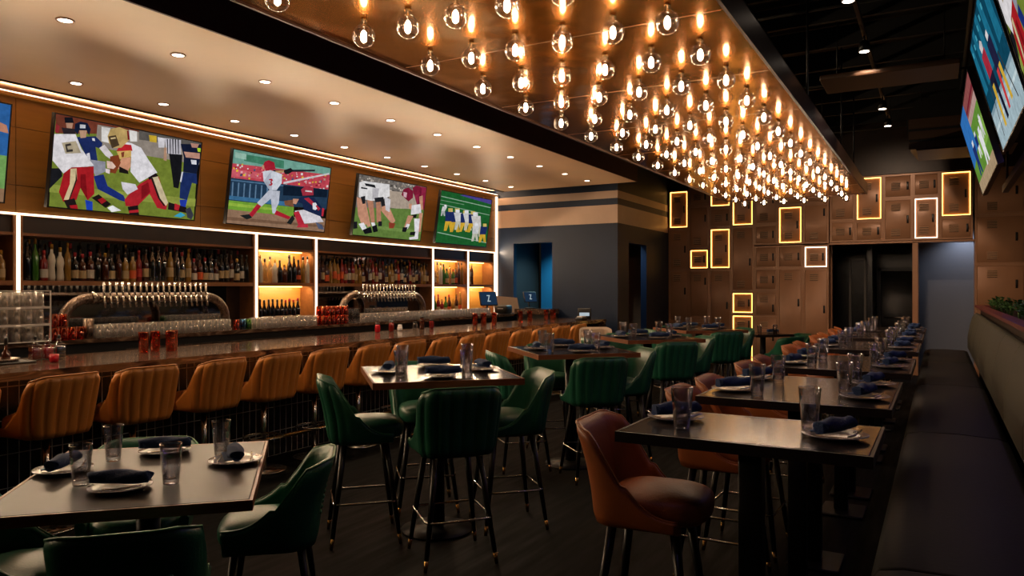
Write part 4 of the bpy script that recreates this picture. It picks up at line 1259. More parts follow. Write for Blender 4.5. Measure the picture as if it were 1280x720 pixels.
MB().lathe([(0.020, 0.012), (0.020, 0.03)], 12).build('candle_wax', CREAM, t)
t = empty('serving_tray', (-6.02, 2.90, 1.071)); tag(t, 'dark tray with garnish at the left end of the bar', 'tray')
MB().rbox(-0.17, 0.17, -0.2, 0.2, 0.0, 0.012, 0.03).build('tray_base', BLACKCAP, t)
MB().lathe([(0.13, 0.012), (0.145, 0.035), (0.135, 0.035), (0.12, 0.015)], 24).build('tray_rim', STEEL, t)
for k, (dx, dy, m) in enumerate([(0.02, 0.05, 'amber'), (-0.06, -0.02, 'amber'), (0.05, -0.09, 'dark')]):
    t = empty('dasher_bottle', (-6.02 + dx, 2.9 + dy, 1.0835)); tag(t, '%s round dasher bottle on the dark tray at the left end of the bar' % ['tallest amber', 'squat amber', 'black'][k], 'bottle')
    MB().lathe([(0.026, 0), (0.03, 0.01), (0.03, 0.06), (0.01, 0.09), (0.009, 0.12)], 14).build('bottle_glass', BOT[m], t)
    MB().lathe([(0.012, 0.12), (0.012, 0.14 + (0.03 if k == 0 else 0)), (0.005, 0.15 + (0.03 if k == 0 else 0))], 10).build('cap', BLACKCAP, t)
for k, (y, hgt, m) in enumerate([(7.35, 0.10, REDGLOW), (7.55, 0.12, BOT['red']), (7.80, 0.06, WHITE), (8.05, 0.09, BOT['clear']), (8.28, 0.15, BOT['amber']), (8.42, 0.11, BOT['red'])]):
    x = -6.15 + (k % 2) * 0.06
    t = empty('condiment_jar', (x, y, 1.071)); tag(t, '%s jar on the bar before the farther tower, %s from the camera' % (['red', 'dark red', 'white', 'clear', 'amber', 'brick red'][k], ordn(k + 1)), 'jar', 'jars on the middle of the bar')
    MB().lathe([(0.03, 0), (0.034, 0.008), (0.034, hgt * 0.75), (0.026, hgt)], 14).build('jar_glass', m, t)
    MB().lathe([(0.028, hgt), (0.028, hgt + 0.018), (0.004, hgt + 0.02)], 12).build('lid', BLACKCAP if k != 2 else WHITE, t)
for k, (x, y) in enumerate([(-6.1, 9.55), (-6.02, 9.68), (-6.12, 9.82), (-6.02, 9.98), (-6.12, 11.0), (-6.02, 11.15), (-6.1, 11.9), (-6.0, 12.02), (-6.1, 12.15)]):
    o = place(REDT, (x, y, 1.071), 0, 'copper red tumbler toward the far bar end, %s of nine from the camera' % ordn(k + 1), 'copper tumblers on the far bar'); o.scale = (1.1, 1.1, 1.45)

# terminals
def glyph(m, w, h, y, ox=0.0, oz=0.0):
    t = h * 0.14
    m.box(ox - w / 2, ox + w / 2, y - 0.001, y, oz + h / 2 - t, oz + h / 2); m.box(ox - w / 2, ox + w / 2, y - 0.001, y, oz - h / 2, oz - h / 2 + t)
    m.add([(ox + w / 2 - w * .3, y - 0.0015, oz + h / 2), (ox + w / 2, y - 0.0015, oz + h / 2), (ox - w / 2 + w * .3, y - 0.0015, oz - h / 2), (ox - w / 2, y - 0.0015, oz - h / 2)], [(0, 3, 2, 1)])
def terminal(loc, rz, label, sc=1.0):
    t = empty('payment_terminal', loc, rz); tag(t, label, 'payment terminal')
    M = Matrix.Translation((0, 0, 0.30 * sc)) @ Matrix.Rotation(R(-18), 4, 'X')
    def fin(mb): mb.v = [tuple(M @ (Vector(p) * sc)) for p in mb.v]; return mb
    fin(MB().rbox(-0.19, 0.19, 0.0, 0.03, -0.14, 0.14, 0.01)).build('casing', BLACKCAP, t)
    d = fin(MB().box(-0.175, 0.175, -0.002, 0.0, -0.125, 0.125)).build('screen', SCREENBLUE, t)
    g = MB(); glyph(g, 0.07, 0.13, -0.003); fin(g).build('screen_glyph', SCREENGLYPH, d)
    MB().tube([(0, 0.03, 0.03), (0, 0.06, 0.12 * sc), (0, 0.03, 0.28 * sc)], 0.022 * sc, 8).build('stand', BLACKCAP, t)
    MB().rbox(-0.12 * sc, 0.12 * sc, -0.1 * sc, 0.12 * sc, 0.0, 0.02, 0.02).build('base', BLACKCAP, t)
    return t
terminal((-7.36, 12.0, 1.145), R(62), 'payment terminal with lit screen on the back counter before the amber shelf', 0.98)
terminal((-6.80, 12.62, 1.242), R(60), 'payment terminal with lit screen on the stone ledge before the teal doorway', 0.74)
t = empty('receipt_printer', (-7.30, 12.45, 1.145)); tag(t, 'black receipt printer beside the terminal on the back counter', 'printer')
MB().rbox(-0.14, 0.14, -0.12, 0.12, 0, 0.16, 0.04).build('printer_body', BLACKCAP, t); MB().box(-0.06, 0.06, -0.125, -0.12, 0.09, 0.10).build('paper_slot', WHITE, t)
t = empty('menu_board', (-7.36, 12.70, 1.145), R(35)); tag(t, 'pale cardboard sheet leaning behind the terminal at the corner', 'board')
MB().add([(-0.25, 0, 0.02), (0.25, 0, 0.0), (0.2, 0.06, 0.30), (-0.27, 0.06, 0.34), (-0.25, 0.012, 0.02), (0.25, 0.012, 0.0), (0.2, 0.072, 0.30), (-0.27, 0.072, 0.34)], [(0, 1, 2, 3), (5, 4, 7, 6), (0, 4, 5, 1), (1, 5, 6, 2), (2, 6, 7, 3), (3, 7, 4, 0)]).build('board_sheet', CREAM, t)
t = empty('card_reader', (-5.55, 12.35, 1.072), R(20)); tag(t, 'small black device with pale screen at the bar end before the navy wall', 'card reader')
MB().rbox(-0.12, 0.12, -0.02, 0.02, 0.0, 0.2, 0.015).build('device_body', BLACKCAP, t); MB().box(-0.09, 0.09, -0.022, -0.02, 0.06, 0.12).build('device_screen', SCREENGLYPH, t)
t = empty('napkin_caddy', (-5.45, 12.0, 1.072)); tag(t, 'low napkin caddy near the end of the bar', 'caddy')
MB().rbox(-0.07, 0.07, -0.1, 0.1, 0, 0.05, 0.01).build('caddy_box', BLACKCAP, t); MB().box(-0.05, 0.05, -0.08, 0.08, 0.05, 0.07).build('napkin_stack', WHITE, t)
t = empty('service_shelf', (-6.72, 12.62, 0)); tag(t, 'short stone service ledge before the teal doorway behind the bar end', 'shelf')
MB().box(-0.32, 0.38, -0.2, 0.3, 1.14, 1.24).build('shelf_slab', STONE, t); MB().box(-0.30, 0.36, -0.15, 0.3, 0, 1.14).build('shelf_body', BLACKCAP, t)

# ------------------------------------------------------------------ stools
def shell(mb_out, mb_pipe, zb, ztop, zlow, w=0.235, yb=-0.225, yf=0.13, rc=0.12, th=0.035, flutes=8, lean=0.075, depth=0.021, taper=1.0):
    """bucket back: outline runs from the left front round the back to the right front"""
    L1 = (yf - (yb + rc)); La = rc * PI / 2; Lb = 2 * (w - rc); tot = 2 * L1 + 2 * La + Lb
    def P(s):
        if s < L1: return (-w, yf - s, -1, 0)
        s -= L1
        if s < La: a = s / rc; return (-w + rc - rc * math.cos(a), yb + rc - rc * math.sin(a), -math.cos(a), -math.sin(a))
        s -= La
        if s < Lb: return (-w + rc + s, yb, 0, -1)
        s -= Lb
        if s < La: a = s / rc; return (w - rc + rc * math.sin(a), yb + rc - rc * math.cos(a), math.sin(a), -math.cos(a))
        s -= La
        return (w, yb + rc + s, 1, 0)
    ss = []
    for k in range(13): ss.append(L1 * k / 12)
    nb = flutes * 8 if flutes else 30
    for k in range(1, nb + 1): ss.append(L1 + (2 * La + Lb) * k / nb)
    for k in range(1, 13): ss.append(tot - L1 + L1 * k / 12)
    NV = 10; out = []; inn = []
    for s in ss:
        x, y, nx, ny = P(s)
        q = max(0.0, min(1.0, (y - (yb + rc * 0.75)) / (yf - (yb + rc * 0.75))))
        zt = zlow + (ztop - zlow) * ((1 - q) ** 2.9 if q > 0 else 1.0)
        # round the upper corners of the back a little
        c = max(0.0, abs(x) - (w - 0.085)) / 0.085
        zt -= 0.034 * c * c * (1 if q < 0.3 else 0)
        bump = 0.0
        if flutes and L1 < s < tot - L1:
            ph = (s - L1) / (2 * La + Lb) * flutes; bump = depth * abs(math.sin(PI * ph)) ** 0.5
        oc, ic = [], []
        for j in range(NV + 1):
            f = j / NV; z = zb + (zt - zb) * f
            g = (z - zb) / (ztop - zb)
            ly = -lean * g * g * (1 - q); wx = 1 + 0.05 * g - 0.10 * (1 - f) * (1 - f) * 0.6
            e = bump * math.sin(PI * min(1, max(0, f)) * 0.94 + 0.1) ** 0.4 if f < 0.985 else 0
            rnd = 0.010 * (1 if f in (0, 1) else 0)
            oc.append((x * wx + nx * (e - rnd), (y * (1 - 0.04 * (1 - f)) + ly) + ny * (e - rnd), z))
            ic.append((x * wx - nx * (th - rnd), y + ly - ny * (th - rnd), z))
        out.append(oc); inn.append(ic)
    loops = [oc + list(reversed(ic)) for oc, ic in zip(out, inn)]
    mb_out.loft(loops, True, True)
    out_edge = [oc[-1] for oc in out]
    mb_pipe.tube([(p[0], p[1], p[2] + 0.001) for p in out_edge], 0.0045, 6)
def cushion(w, d, z0, z1, yc=0.0, dome=0.02, n=36, p=3.2, taper=0.0):
    m = MB(); loops = []
    def ring(f, z):
        L = []
        for k in range(n):
            a = 2 * PI * k / n; c, s = math.cos(a), math.sin(a)
            x = w * f * abs(c) ** (2 / p) * (1 if c >= 0 else -1); y = d * f * abs(s) ** (2 / p) * (1 if s >= 0 else -1)
            L.append((x * (1 - taper * (y / d < 0) * abs(y / d)), yc + y, z))
        return L
    h = z1 - z0
    for f, z in ((0.90, z0), (0.97, z0 + h * .12), (1.0, z0 + h * .35), (1.0, z0 + h * .62), (0.975, z0 + h * .82), (0.90, z0 + h * .96), (0.75, z1 + dome * .35), (0.5, z1 + dome * .75), (0.25, z1 + dome * .95), (0.04, z1 + dome)): loops.append(ring(f, z))
    return m.loft(loops, True, True)
def square_ring(r, z, rc, rt, m):
    pts = []
    for cx, cy, a0 in ((r - rc, r - rc, 0), (-r + rc, r - rc, 90), (-r + rc, -r + rc, 180), (r - rc, -r + rc, 270)):
        for k in range(5): a = R(a0 + 90 * k / 4); pts.append((cx + rc * math.cos(a), cy + rc * math.sin(a), z))
    return m.tube(pts, rt, 8, closed=True)
def make_stool(leather, pipe, legs=True, flutes=8, cat='bar stool', name='bar_stool', cream=False):
    """faces +Y, back towards -Y, seat 0.76 m, back 1.06 m"""
    t = empty(name); t['category'] = cat
    cushion(0.198, 0.215, 0.665, 0.772, 0.04, 0.024).build('seat', leather, t)
    a, b = MB(), MB(); shell(a, b, 0.645, 1.055, 0.700, yf=0.17, flutes=flutes)
    o = a.build('backrest', leather, t); b.build('piping', pipe, o)
    if legs:
        for sx in (-1, 1):
            for sy in (-1, 1):
                top = Vector((sx * 0.13, sy * 0.13, 0.65)); bot = Vector((sx * 0.215, sy * 0.215, 0.0))
                fz = top.lerp(bot, 0.90)
                l = MB().tube([top, fz], 0.022, 10, r2=0.0135).build('leg', BLACKWOOD, t)
                MB().tube([fz, bot + Vector((0, 0, 0.003))], 0.0142, 10, r2=0.010).build('ferrule', BRASS, l)
        square_ring(0.20, 0.27, 0.05, 0.0075, MB()).build('foot_ring', CHROME, t)
        MB().rbox(-0.15, 0.15, -0.15, 0.15, 0.625, 0.662, 0.03).build('swivel_frame', BLACKWOOD, t)
    else:
        MB().lathe([(0.20, 0.0), (0.20, 0.012), (0.03, 0.03)], 24).build('base_plate', CHROME, t)
        MB().tube([(0, 0, 0.02), (0, 0, 0.645)], 0.026, 12).build('column', CHROME, t)
        r_ = []
        for k in range(20): r_.append((0.17 * math.cos(2 * PI * k / 20), 0.17 * math.sin(2 * PI * k / 20), 0.30))
        f = MB().tube(r_, 0.009, 8, closed=True); f.tube([(-0.17, 0, 0.30), (0.17, 0, 0.30)], 0.006, 6)
        f.build('foot_ring', CHROME, t)
        MB().rbox(-0.12, 0.12, -0.12, 0.12, 0.62, 0.662, 0.03).build('swivel_frame', BLACKWOOD, t)
    return t
G_STOOL = make_stool(GREEN, GREEN_PIPE)
O_STOOL = make_stool(TAN, TAN_PIPE, legs=False)
R_STOOL = make_stool(RUST, RUST, flutes=0)
C_STOOL = make_stool(CREAM, CREAM, flutes=0)
# low tufted chair
def make_chair():
    t = empty('dining_chair'); t['category'] = 'chair'
    cushion(0.215, 0.225, 0.40, 0.50, 0.02, 0.025).build('seat', GREEN, t)
    a, b = MB(), MB(); shell(a, b, 0.38, 0.80, 0.50, w=0.25, yb=-0.235, yf=0.20, rc=0.16, flutes=0, lean=0.08, th=0.045)
    pts = [(-0.15, 0.62), (-0.05, 0.62), (0.05, 0.62), (0.15, 0.62), (-0.10, 0.53), (0.0, 0.53), (0.10, 0.53)]
    # pull dimples into the outer skin around each button
    for i, v in enumerate(a.v):
        for bx, bz in pts:
            d2 = (v[0] - bx) ** 2 + (v[2] - bz) ** 2
            if v[1] < -0.15 and d2 < 0.006:
                a.v[i] = (v[0], v[1] + 0.016 * math.exp(-d2 / 0.0009), v[2]); v = a.v[i]
    o = a.build('backrest', GREEN, t); b.build('piping', GREEN_PIPE, o)
    for bx, bz in pts:
        g = (bz - 0.38) / 0.42; y = -0.235 - 0.08 * g * g + 0.004
        MB().lathe([(0.014, 0.0), (0.011, 0.006), (0.003, 0.010)], 12).build('button', GREEN_PIPE, o, (bx, y + 0.004, bz)).rotation_euler = (R(90), 0, 0)
    for sx in (-1, 1):
        for sy in (-1, 1):
            l = MB().tube([(sx * 0.15, sy * 0.15, 0.39), (sx * 0.20, sy * 0.20, 0.0)], 0.02, 10, r2=0.012).build('leg', BLACKWOOD, t)
    MB().rbox(-0.17, 0.17, -0.17, 0.17, 0.365, 0.398, 0.03).build('seat_frame', BLACKWOOD, t)
    return t
L_CHAIR = make_chair()

# ------------------------------------------------------------------ bar stools along the bar
for k in range(15):
    y = 2.20 + 0.625 * k
    if k == 0: lab = 'tan channel-back bar stool at the bar, mostly cut off by the photo edge'
    else: lab = 'tan channel-back bar stool along the bar, %s whole one from the photo edge' % ordn(k)
    place(O_STOOL, (-5.24, y, 0), R(90) + R(rng.uniform(-5, 5)), lab, 'tan bar stools along the bar')

# ------------------------------------------------------------------ tables
S2 = math.sqrt(0.5)
def make_table(z, hw, hd, edge, cols, base, name='dining_table', top=None):
    t = empty(name); t['category'] = 'table'
    MB().rbox(-hw + 0.012, hw - 0.012, -hd + 0.012, hd - 0.012, z - 0.034, z, 0.008).build('tabletop', top or TABLETOP, t)
    e = MB()
    e.box(-hw, hw, -hd, -hd + 0.0118, z - 0.042, z - 0.001); e.box(-hw, hw, hd - 0.0118, hd, z - 0.042, z - 0.001)
    e.box(-hw, -hw + 0.0118, -hd + 0.0118, hd - 0.0118, z - 0.042, z - 0.001); e.box(hw - 0.0118, hw, -hd + 0.0118, hd - 0.0118, z - 0.042, z - 0.001)
    e.build('edge_band', edge, t)
    for cx, cy in cols:
        if base == 'round': MB().lathe([(0.05, 0.03), (0.05, z - 0.06)], 18, (cx, cy, 0)).build('pedestal', BLACKMETAL, t)
        else: MB().rbox(cx - 0.045, cx + 0.045, cy - 0.045, cy + 0.045, 0.02, z - 0.06, 0.008).build('pedestal', BLACKMETAL, t)
        MB().box(cx - 0.2, cx + 0.2, cy - 0.2, cy + 0.2, z - 0.06, z - 0.036).build('top_bracket', BLACKMETAL, t)
        if base == 'round': MB().lathe([(0.24, 0.0), (0.24, 0.012), (0.06, 0.04)], 32, (cx, cy, 0)).build('base_plate', BLACKMETAL, t)
        else: MB().rbox(cx - 0.13, cx + 0.16, cy - 0.17, cy + 0.17, 0.0, 0.02, 0.02).build('base_plate', BLACKMETAL, t)
    return t
PLATE = empty('plate'); PLATE['category'] = 'plate'
MB().lathe([(0.0005, 0.004), (0.06, 0.004), (0.075, 0.008), (0.118, 0.018), (0.120, 0.016), (0.078, 0.003), (0.06, 0.0), (0.0005, 0.0)], 36, caps=False).build('plate_dish', CHINA, PLATE)
f = MB(); f.tube([(-0.05, -0.068, 0.0185), (0.0, -0.072, 0.0175), (0.09, -0.064, 0.0255)], 0.004, 6); f.tube([(-0.05, 0.070, 0.0185), (0.0, 0.072, 0.0175), (0.09, 0.062, 0.0255)], 0.003, 6)
for q in (-0.008, 0, 0.008): f.tube([(0.085, 0.062 + q * 0.6, 0.0255), (0.105, 0.062 + q, 0.030)], 0.0016, 5)
f.build('cutlery', CHROME, PLATE)
# rolled napkin: a spiral roll with loose folded ends, along X
m = MB(); loops = []
for i in range(13):
    x = -0.112 + 0.224 * i / 12; L = []
    for k in range(24):
        a = 2 * PI * k / 24
        r = 0.027 * (1 + 0.10 * math.sin(3 * a + i * 0.7) + 0.08 * math.sin(a + i * 0.35)) * (1.0 - 0.12 * math.cos(2 * PI * i / 12))
        L.append((x + 0.008 * math.sin(a * 2 + 1) * (1 if i in (0, 12) else 0), r * math.cos(a) * 1.25, 0.026 + r * math.sin(a) * 0.92))
    loops.append(L)
NAP = empty('napkin_roll'); NAP['category'] = 'napkin'
m.loft(loops, True, True).build('rolled_cloth', BLUECLOTH, NAP)
fl = MB(); fl.add([(-0.10, 0.020, 0.010), (0.10, 0.022, 0.010), (0.09, 0.056, 0.008), (-0.09, 0.052, 0.008), (-0.10, 0.020, 0.006), (0.10, 0.022, 0.006), (0.09, 0.056, 0.005), (-0.09, 0.052, 0.005)],
                  [(0, 1, 2, 3), (7, 6, 5, 4), (2, 6, 7, 3), (0, 3, 7, 4), (1, 5, 6, 2)])
fl.build('loose_flap', BLUECLOTH, NAP)
def setting(table_xy, rz, z, px, py, nap_a, which, tname):
    c, s = math.cos(rz), math.sin(rz)
    X = table_xy[0] + px * c - py * s; Y = table_xy[1] + px * s + py * c
    place(PLATE, (X, Y, z + 0.001), rz + nap_a, 'pale plate on %s, %s' % (tname, which), 'plates on the tables')
    place(NAP, (X, Y, z + 0.0245), rz + nap_a + R(rng.uniform(-12, 12)), 'rolled blue napkin on %s, %s' % (tname, which), 'napkins on the tables')
def tglass(table_xy, rz, z, px, py, which, tname):
    c, s = math.cos(rz), math.sin(rz)
    place(PINT, (table_xy[0] + px * c - py * s, table_xy[1] + px * s + py * c, z + 0.0005), 0, 'clear pint glass on %s, %s' % (tname, which), 'pint glasses on the tables')

T45 = R(45)
HIGH = make_table(1.06, 0.47, 0.50, TABLEEDGE, [(0, 0)], 'round', 'high_table')
LOW = make_table(0.82, 0.47, 0.575, TABLEEDGE, [(0, 0)], 'round', 'dining_table', LOWTOP)
LOWX = make_table(0.82, 0.38, 0.38, DARKEDGE, [(0, 0)], 'round', 'dining_table')
def local(c, a, b): return (c[0] + (a - b) * S2, c[1] + (a + b) * S2)
highs = [((-2.94, 4.13), 'the nearest green-stool high table', 'nearest'), ((-2.96, 6.28), 'the second green-stool high table', 'second'), ((-2.95, 8.35), 'the third green-stool high table', 'third'), ((-2.95, 10.5), 'the farthest green-stool high table', 'farthest')]
def dress(c, z, tn, hb=0.5):
    for (a, b, na, wh) in ((-0.32, 0.03, R(90), 'bar side'), (-0.02, -(hb - 0.17), 0, 'camera side'), (0.03, hb - 0.17, 0, 'side away from the camera'), (0.32, 0.02, R(90), 'banquette side')):
        setting(c, T45, z, a, b, na, wh, tn)
    for (a, b, wh) in ((-0.27, -0.20, 'near bar-side corner'), (-0.20, 0.25, 'far bar-side corner'), (0.15, -0.25, 'near banquette-side corner'), (0.26, 0.24, 'far banquette-side corner')):
        tglass(c, T45, z, a, b, wh, tn)
for i, (c, tn, on) in enumerate(highs):
    place(HIGH, (c[0], c[1], 0), T45, 'square high table ringed by green stools, %s of the four' % on, 'high tables with green stools')
    dress(c, 1.06, tn)
    for (a, b, rz, wh) in ((0.0, -0.53, 0.0, 'camera side'), (-0.49, -0.02, -90, 'bar side'), (0.49, -0.01, 90, 'banquette side'), (0.0, 0.53, 180, 'side away from the camera')):
        x, y = local(c, a, b)
        place(G_STOOL, (x, y, 0), T45 + R(rz) + R(rng.uniform(-5, 5)), 'green channel-back stool on the %s of the %s high table' % (wh, on), 'green bar stools')
c1 = (-3.0, 2.05)
place(LOW, (c1[0], c1[1], 0), T45, 'low steel-topped table with walnut edge in the front corner', 'low tables')
tn = 'the low front table'
for (a, b, na, wh) in ((-0.36, 0.10, R(90), 'bar side'), (-0.05, -0.28, 0, 'camera side'), (0.0, 0.40, 0, 'side away from the camera'), (0.35, 0.09, R(90), 'banquette side')):
    setting(c1, T45, 0.82, a, b, na, wh, tn)
for (a, b, wh) in ((-0.22, -0.17, 'near bar-side corner'), (-0.20, 0.27, 'far bar-side corner'), (0.13, -0.24, 'near banquette-side corner'), (0.27, 0.27, 'far banquette-side corner')):
    tglass(c1, T45, 0.82, a, b, wh, tn)
for (a, b, rz, wh) in ((0.05, -0.52, 3, 'camera side'), (0.50, 0.32, 86, 'banquette side'), (-0.47, -0.1, -90, 'bar side'), (-0.15, 0.62, 180, 'side away from the camera')):
    x, y = local(c1, a, b)
    place(L_CHAIR, (x, y, 0), T45 + R(rz), 'low green tufted chair on the %s of the front low table' % wh, 'green tufted chairs')
c6 = (-2.75, 13.9)
place(LOWX, (c6[0], c6[1], 0), T45, 'small dark low table before the lockers', 'low tables')
for (a, b, wh) in ((-0.2, -0.2, 'left'), (0.1, -0.22, 'right')): tglass(c6, T45, 0.82, a, b, wh, 'the low table by the lockers')
setting(c6, T45, 0.82, 0.2, 0.0, 0, 'right half', 'the low table by the lockers')
for (a, b, rz, wh) in ((0.0, -0.62, 0, 'camera side'), (0.60, 0.0, 90, 'banquette side'), (-0.60, 0, -90, 'bar side')):
    x, y = local(c6, a, b)
    place(L_CHAIR, (x, y, 0), T45 + R(rz), 'low green tufted chair on the %s of the low table by the lockers' % wh, 'green tufted chairs')
place(C_STOOL, (-3.85, 9.2, 0), R(-70), 'cream stool behind the third high table, near the bar end', None)
place(C_STOOL, (-4.25, 9.9, 0), R(-150), 'cream stool nearer to the bar end, before the navy wall', None)

# banquette tables
ban = [((-0.65, 3.07), 0.46, 0.31, [(0, 0)]), ((-0.65, 4.47), 0.46, 0.59, [(0, -0.28), (0, 0.28)]), ((-0.62, 6.20), 0.46, 0.62, [(0, -0.28), (0, 0.28)]), ((-0.62, 8.15), 0.46, 0.62, [(0, -0.28), (0, 0.28)]), ((-0.62, 9.95), 0.46, 0.62, [(0, -0.28), (0, 0.28)]), ((-0.62, 11.65), 0.46, 0.55, [(0, -0.28), (0, 0.28)])]
ord6 = ['nearest', 'second', 'third', 'fourth', 'fifth', 'sixth']
for i, (c, hw, hd, cols) in enumerate(ban):
    t = make_table(1.06, hw, hd, DARKEDGE, cols, 'square', 'banquette_table'); t.location = (c[0], c[1], 0)
    tag(t, '%s dark-edged table in the row along the banquette%s' % (ord6[i], ', two-seat' if i == 0 else ''), 'table', 'tables along the banquette')
    tn = 'the %s banquette table' % ord6[i]
    if i == 0:
        setting(c, 0, 1.06, -0.33, 0.06, R(60), 'aisle side', tn); setting(c, 0, 1.06, 0.31, -0.03, R(75), 'banquette side', tn)
        tglass(c, 0, 1.06, -0.245, -0.13, 'aisle side', tn); tglass(c, 0, 1.06, 0.20, 0.12, 'banquette side', tn)
        place(R_STOOL, (-1.07, 3.08, 0), R(-90 + 4), 'rust leather stool at the nearest banquette table', 'rust stools along the banquette tables')
    else:
        for j, dy in enumerate((-0.30, 0.30)):
            wh = ('nearer', 'farther')[j]
            setting(c, 0, 1.06, -0.33, dy, R(70), 'aisle side, ' + wh, tn); setting(c, 0, 1.06, 0.32, dy + 0.03, R(75), 'banquette side, ' + wh, tn)
            tglass(c, 0, 1.06, -0.18, dy - 0.12, 'aisle side, ' + wh, tn); tglass(c, 0, 1.06, 0.21, dy + 0.2, 'banquette side, ' + wh, tn)
            place(R_STOOL, (-1.05, c[1] + dy + (0.05 if i == 1 else -0.02), 0), R(-90 + rng.uniform(-8, 8)), 'rust leather stool at the %s banquette table, %s of its two' % (ord6[i], wh), 'rust stools along the banquette tables')
    bx = MB()

# ------------------------------------------------------------------ banquette and planter
t = empty('banquette', (0, 0, 0)); tag(t, 'long dark banquette bench with ribbed back along the planter', 'bench')
MB().box(-0.12, 0.36, 0.4, 12.35, 0.0, 0.62).build('bench_base', BLACKWOOD, t)
yy = [0.4, 2.60, 5.15, 7.76, 10.23, 12.35]
for a, b in zip(yy[:-1], yy[1:]):
    m = MB(); loops = []
    L = []
    prf = [(-0.15, 0.625), (-0.185, 0.65), (-0.19, 0.70), (-0.165, 0.742), (-0.10, 0.756), (0.10, 0.760), (0.30, 0.75), (0.345, 0.735), (0.345, 0.625)]
    for y, k in ((a + 0.004, 0.975), (a + 0.02, 1.0), (b - 0.02, 1.0), (b - 0.004, 0.975)):
        loops.append([(0.1 + (x - 0.1) * k, y, 0.69 + (z - 0.69) * k) for x, z in prf])
    m.loft(loops, True, True).build('seat_cushion', SEATBLACK, t)
yy2 = [0.4, 1.9, 3.1, 4.3, 5.5, 6.7, 7.9, 9.1, 10.3, 11.4, 12.3]
for a, b in zip(yy2[:-1], yy2[1:]):
    prf = [(0.37, 0.765), (0.345, 0.80), (0.345, 0.95), (0.37, 1.10), (0.40, 1.22), (0.43, 1.275), (0.46, 1.285), (0.48, 1.26), (0.48, 0.765)]
    loops = []
    for y, k in ((a + 0.002, 0.90), (a + 0.012, 0.99), (a + 0.04, 1.0), (b - 0.04, 1.0), (b - 0.012, 0.99), (b - 0.002, 0.90)):
        loops.append([(0.43 + (x - 0.43) * k, y, 1.02 + (z - 1.02) * (1 if k > .95 else 0.985)) for x, z in prf])
    MB().loft(loops, True, True).build('back_cushion', RIBFABRIC, t)
MB().box(0.485, 0.50, 0.4, 12.35, 0.0, 1.27).build('back_board', BLACKWOOD, t)
t = empty('planter_box', (0, 0, 0)); tag(t, 'long red-brown planter ledge behind the banquette back', 'planter')
p = MB(); p.box(0.505, 0.53, 1.0, 12.40, 0.0, 1.36); p.box(0.76, 0.785, 1.0, 12.40, 0.0, 1.36); p.box(0.53, 0.76, 12.375, 12.40, 0.0, 1.36); p.box(0.53, 0.76, 1.0, 1.025, 0.0, 1.36)
p.build('planter_sides', DARKWOOD, t)
MB().box(0.44, 0.535, 1.0, 12.42, 1.3605, 1.39).box(0.755, 0.80, 1.0, 12.42, 1.3605, 1.39).box(0.535, 0.755, 12.37, 12.42, 1.3605, 1.39).build('ledge_cap', RED, t)
MB().box(0.532, 0.758, 1.03, 12.37, 1.22, 1.30).build('soil', mat('soil', '1a120c', 0.9), t)
def leaf(mb, base, dirv, ln, wd):
    d = Vector(dirv).normalized(); side = d.cross(Vector((0, 0, 1)))
    if side.length < 0.05: side = Vector((1, 0, 0))
    side.normalize(); up = side.cross(d); b = Vector(base); pts = []
    for f, w in ((0, 0.12), (0.25, 0.8), (0.5, 1.0), (0.75, 0.65), (1.0, 0.02)):
        c = b + d * ln * f - Vector((0, 0, 1)) * ln * 0.35 * f * f
        pts.append((c - side * wd * w, c + up * wd * 0.25, c + side * wd * w))
    vs = [p for q in pts for p in q]; fs = []
    for i in range(4):
        for j in range(2): fs.append((i * 3 + j, i * 3 + j + 1, (i + 1) * 3 + j + 1, (i + 1) * 3 + j))
    mb.add(vs, fs, True)
kk = 0
for y in [3.4, 4.2, 5.0, 5.8, 6.7, 7.5, 8.4, 9.3, 10.2, 11.1, 12.0]:
    kk += 1
    t = empty('potted_plant', (0.645, y, 1.301)); tag(t, 'leafy green plant in the planter behind the banquette, %s from the camera' % ordn(kk), 'plant', 'plants in the planter')
    m = MB(); st = MB()
    for s in range(9):
        a = rng.uniform(0, 2 * PI); tip = Vector((0.05 * math.cos(a), 0.22 * math.sin(a), rng.uniform(0.12, 0.20)))
        st.tube([(0, 0, 0.008), tip * 0.6, tip], 0.003, 5)
        for q in range(9):
            b = tip * rng.uniform(0.6, 1.0); aa = rng.uniform(0, 2 * PI)
            leaf(m, b, (0.4 * math.cos(aa), math.sin(aa), rng.uniform(0.1, 1.0)), rng.uniform(0.05, 0.09), rng.uniform(0.013, 0.022))
    m.build('foliage', LEAF, t); st.build('stems', LEAF, t)

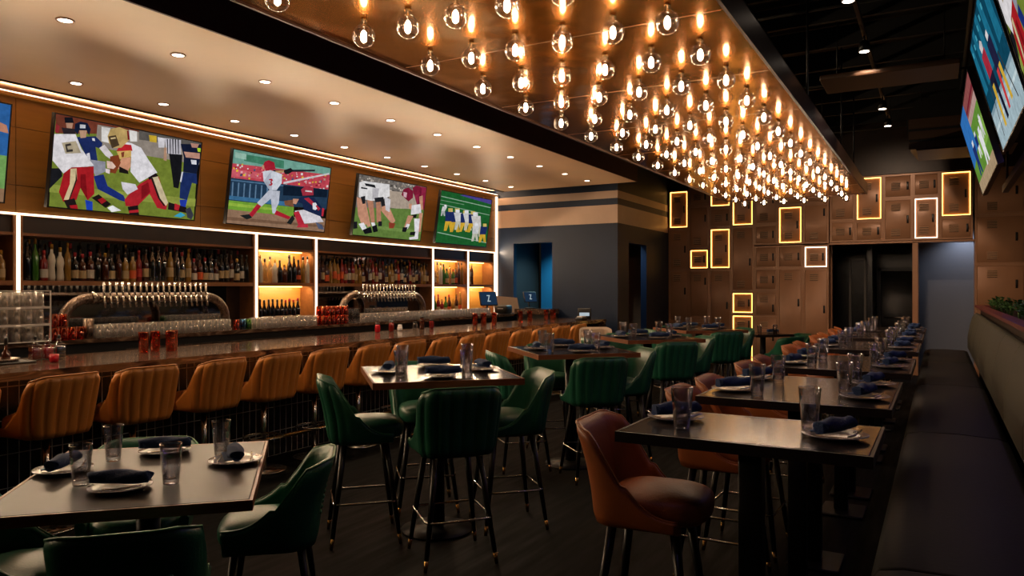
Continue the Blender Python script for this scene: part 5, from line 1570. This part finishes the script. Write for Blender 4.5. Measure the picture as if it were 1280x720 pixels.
# ------------------------------------------------------------------ unseen lamps in the rooms behind the doorways
def lamp(name, typ, loc, energy, col, size=0.1, rot=(0, 0, 0), spot=None, sy=None):
    L = bpy.data.lights.new(name, typ); L.energy = energy; L.color = col
    if typ == 'AREA':
        L.size = size
        if sy: L.shape = 'RECTANGLE'; L.size_y = sy
    else: L.shadow_soft_size = size
    if typ == 'SPOT': L.spot_size = R(spot); L.spot_blend = 0.8
    o = bpy.data.objects.new(name, L); COL.objects.link(o); o.location = loc; o.rotation_euler = rot; return o
lamp('teal_room_lamp', 'SPOT', (-6.75, 14.0, 2.9), 260, (0.55, 0.95, 1.0), 0.05, (0, 0, 0), 120)
lamp('teal_side_lamp', 'SPOT', (-5.6, 14.0, 2.9), 60, (0.6, 0.85, 1.0), 0.05, (0, 0, 0), 120)
lamp('slate_room_lamp', 'SPOT', (0.45, LY + 0.75, 2.9), 26, (0.85, 0.9, 1.0), 0.05, (0, 0, 0), 120)
lamp('lobby_lamp', 'SPOT', (-1.6, LY + 1.0, 2.9), 2, (0.85, 0.9, 1.0), 0.05, (0, 0, 0), 90)

# ------------------------------------------------------------------ world, camera, view
w = bpy.data.worlds.new('World'); scene.world = w; w.use_nodes = True
w.node_tree.nodes['Background'].inputs['Color'].default_value = (0.9, 0.75, 0.6, 1); w.node_tree.nodes['Background'].inputs['Strength'].default_value = 0.004
cam = bpy.data.cameras.new('camera'); cam.sensor_width = 36.0; cam.lens = 36.0 * 935 / 1280; cam.shift_y = 1.0 / 1280; cam.clip_start = 0.05
co = bpy.data.objects.new('camera', cam); COL.objects.link(co); co.location = (0, 0, 1.62); co.rotation_euler = (R(90), 0, R(29.73)); scene.camera = co
scene.view_settings.view_transform = 'Standard'; scene.view_settings.look = 'None'; scene.view_settings.gamma = 1.0; scene.view_settings.use_curve_mapping = False
scene.view_settings.exposure = 0.35
try:
    scene.cycles.transparent_max_bounces = 24
    scene.cycles.max_bounces = 8
    scene.cycles.sample_clamp_indirect = 4.0
    scene.cycles.use_denoising = True
except Exception: pass
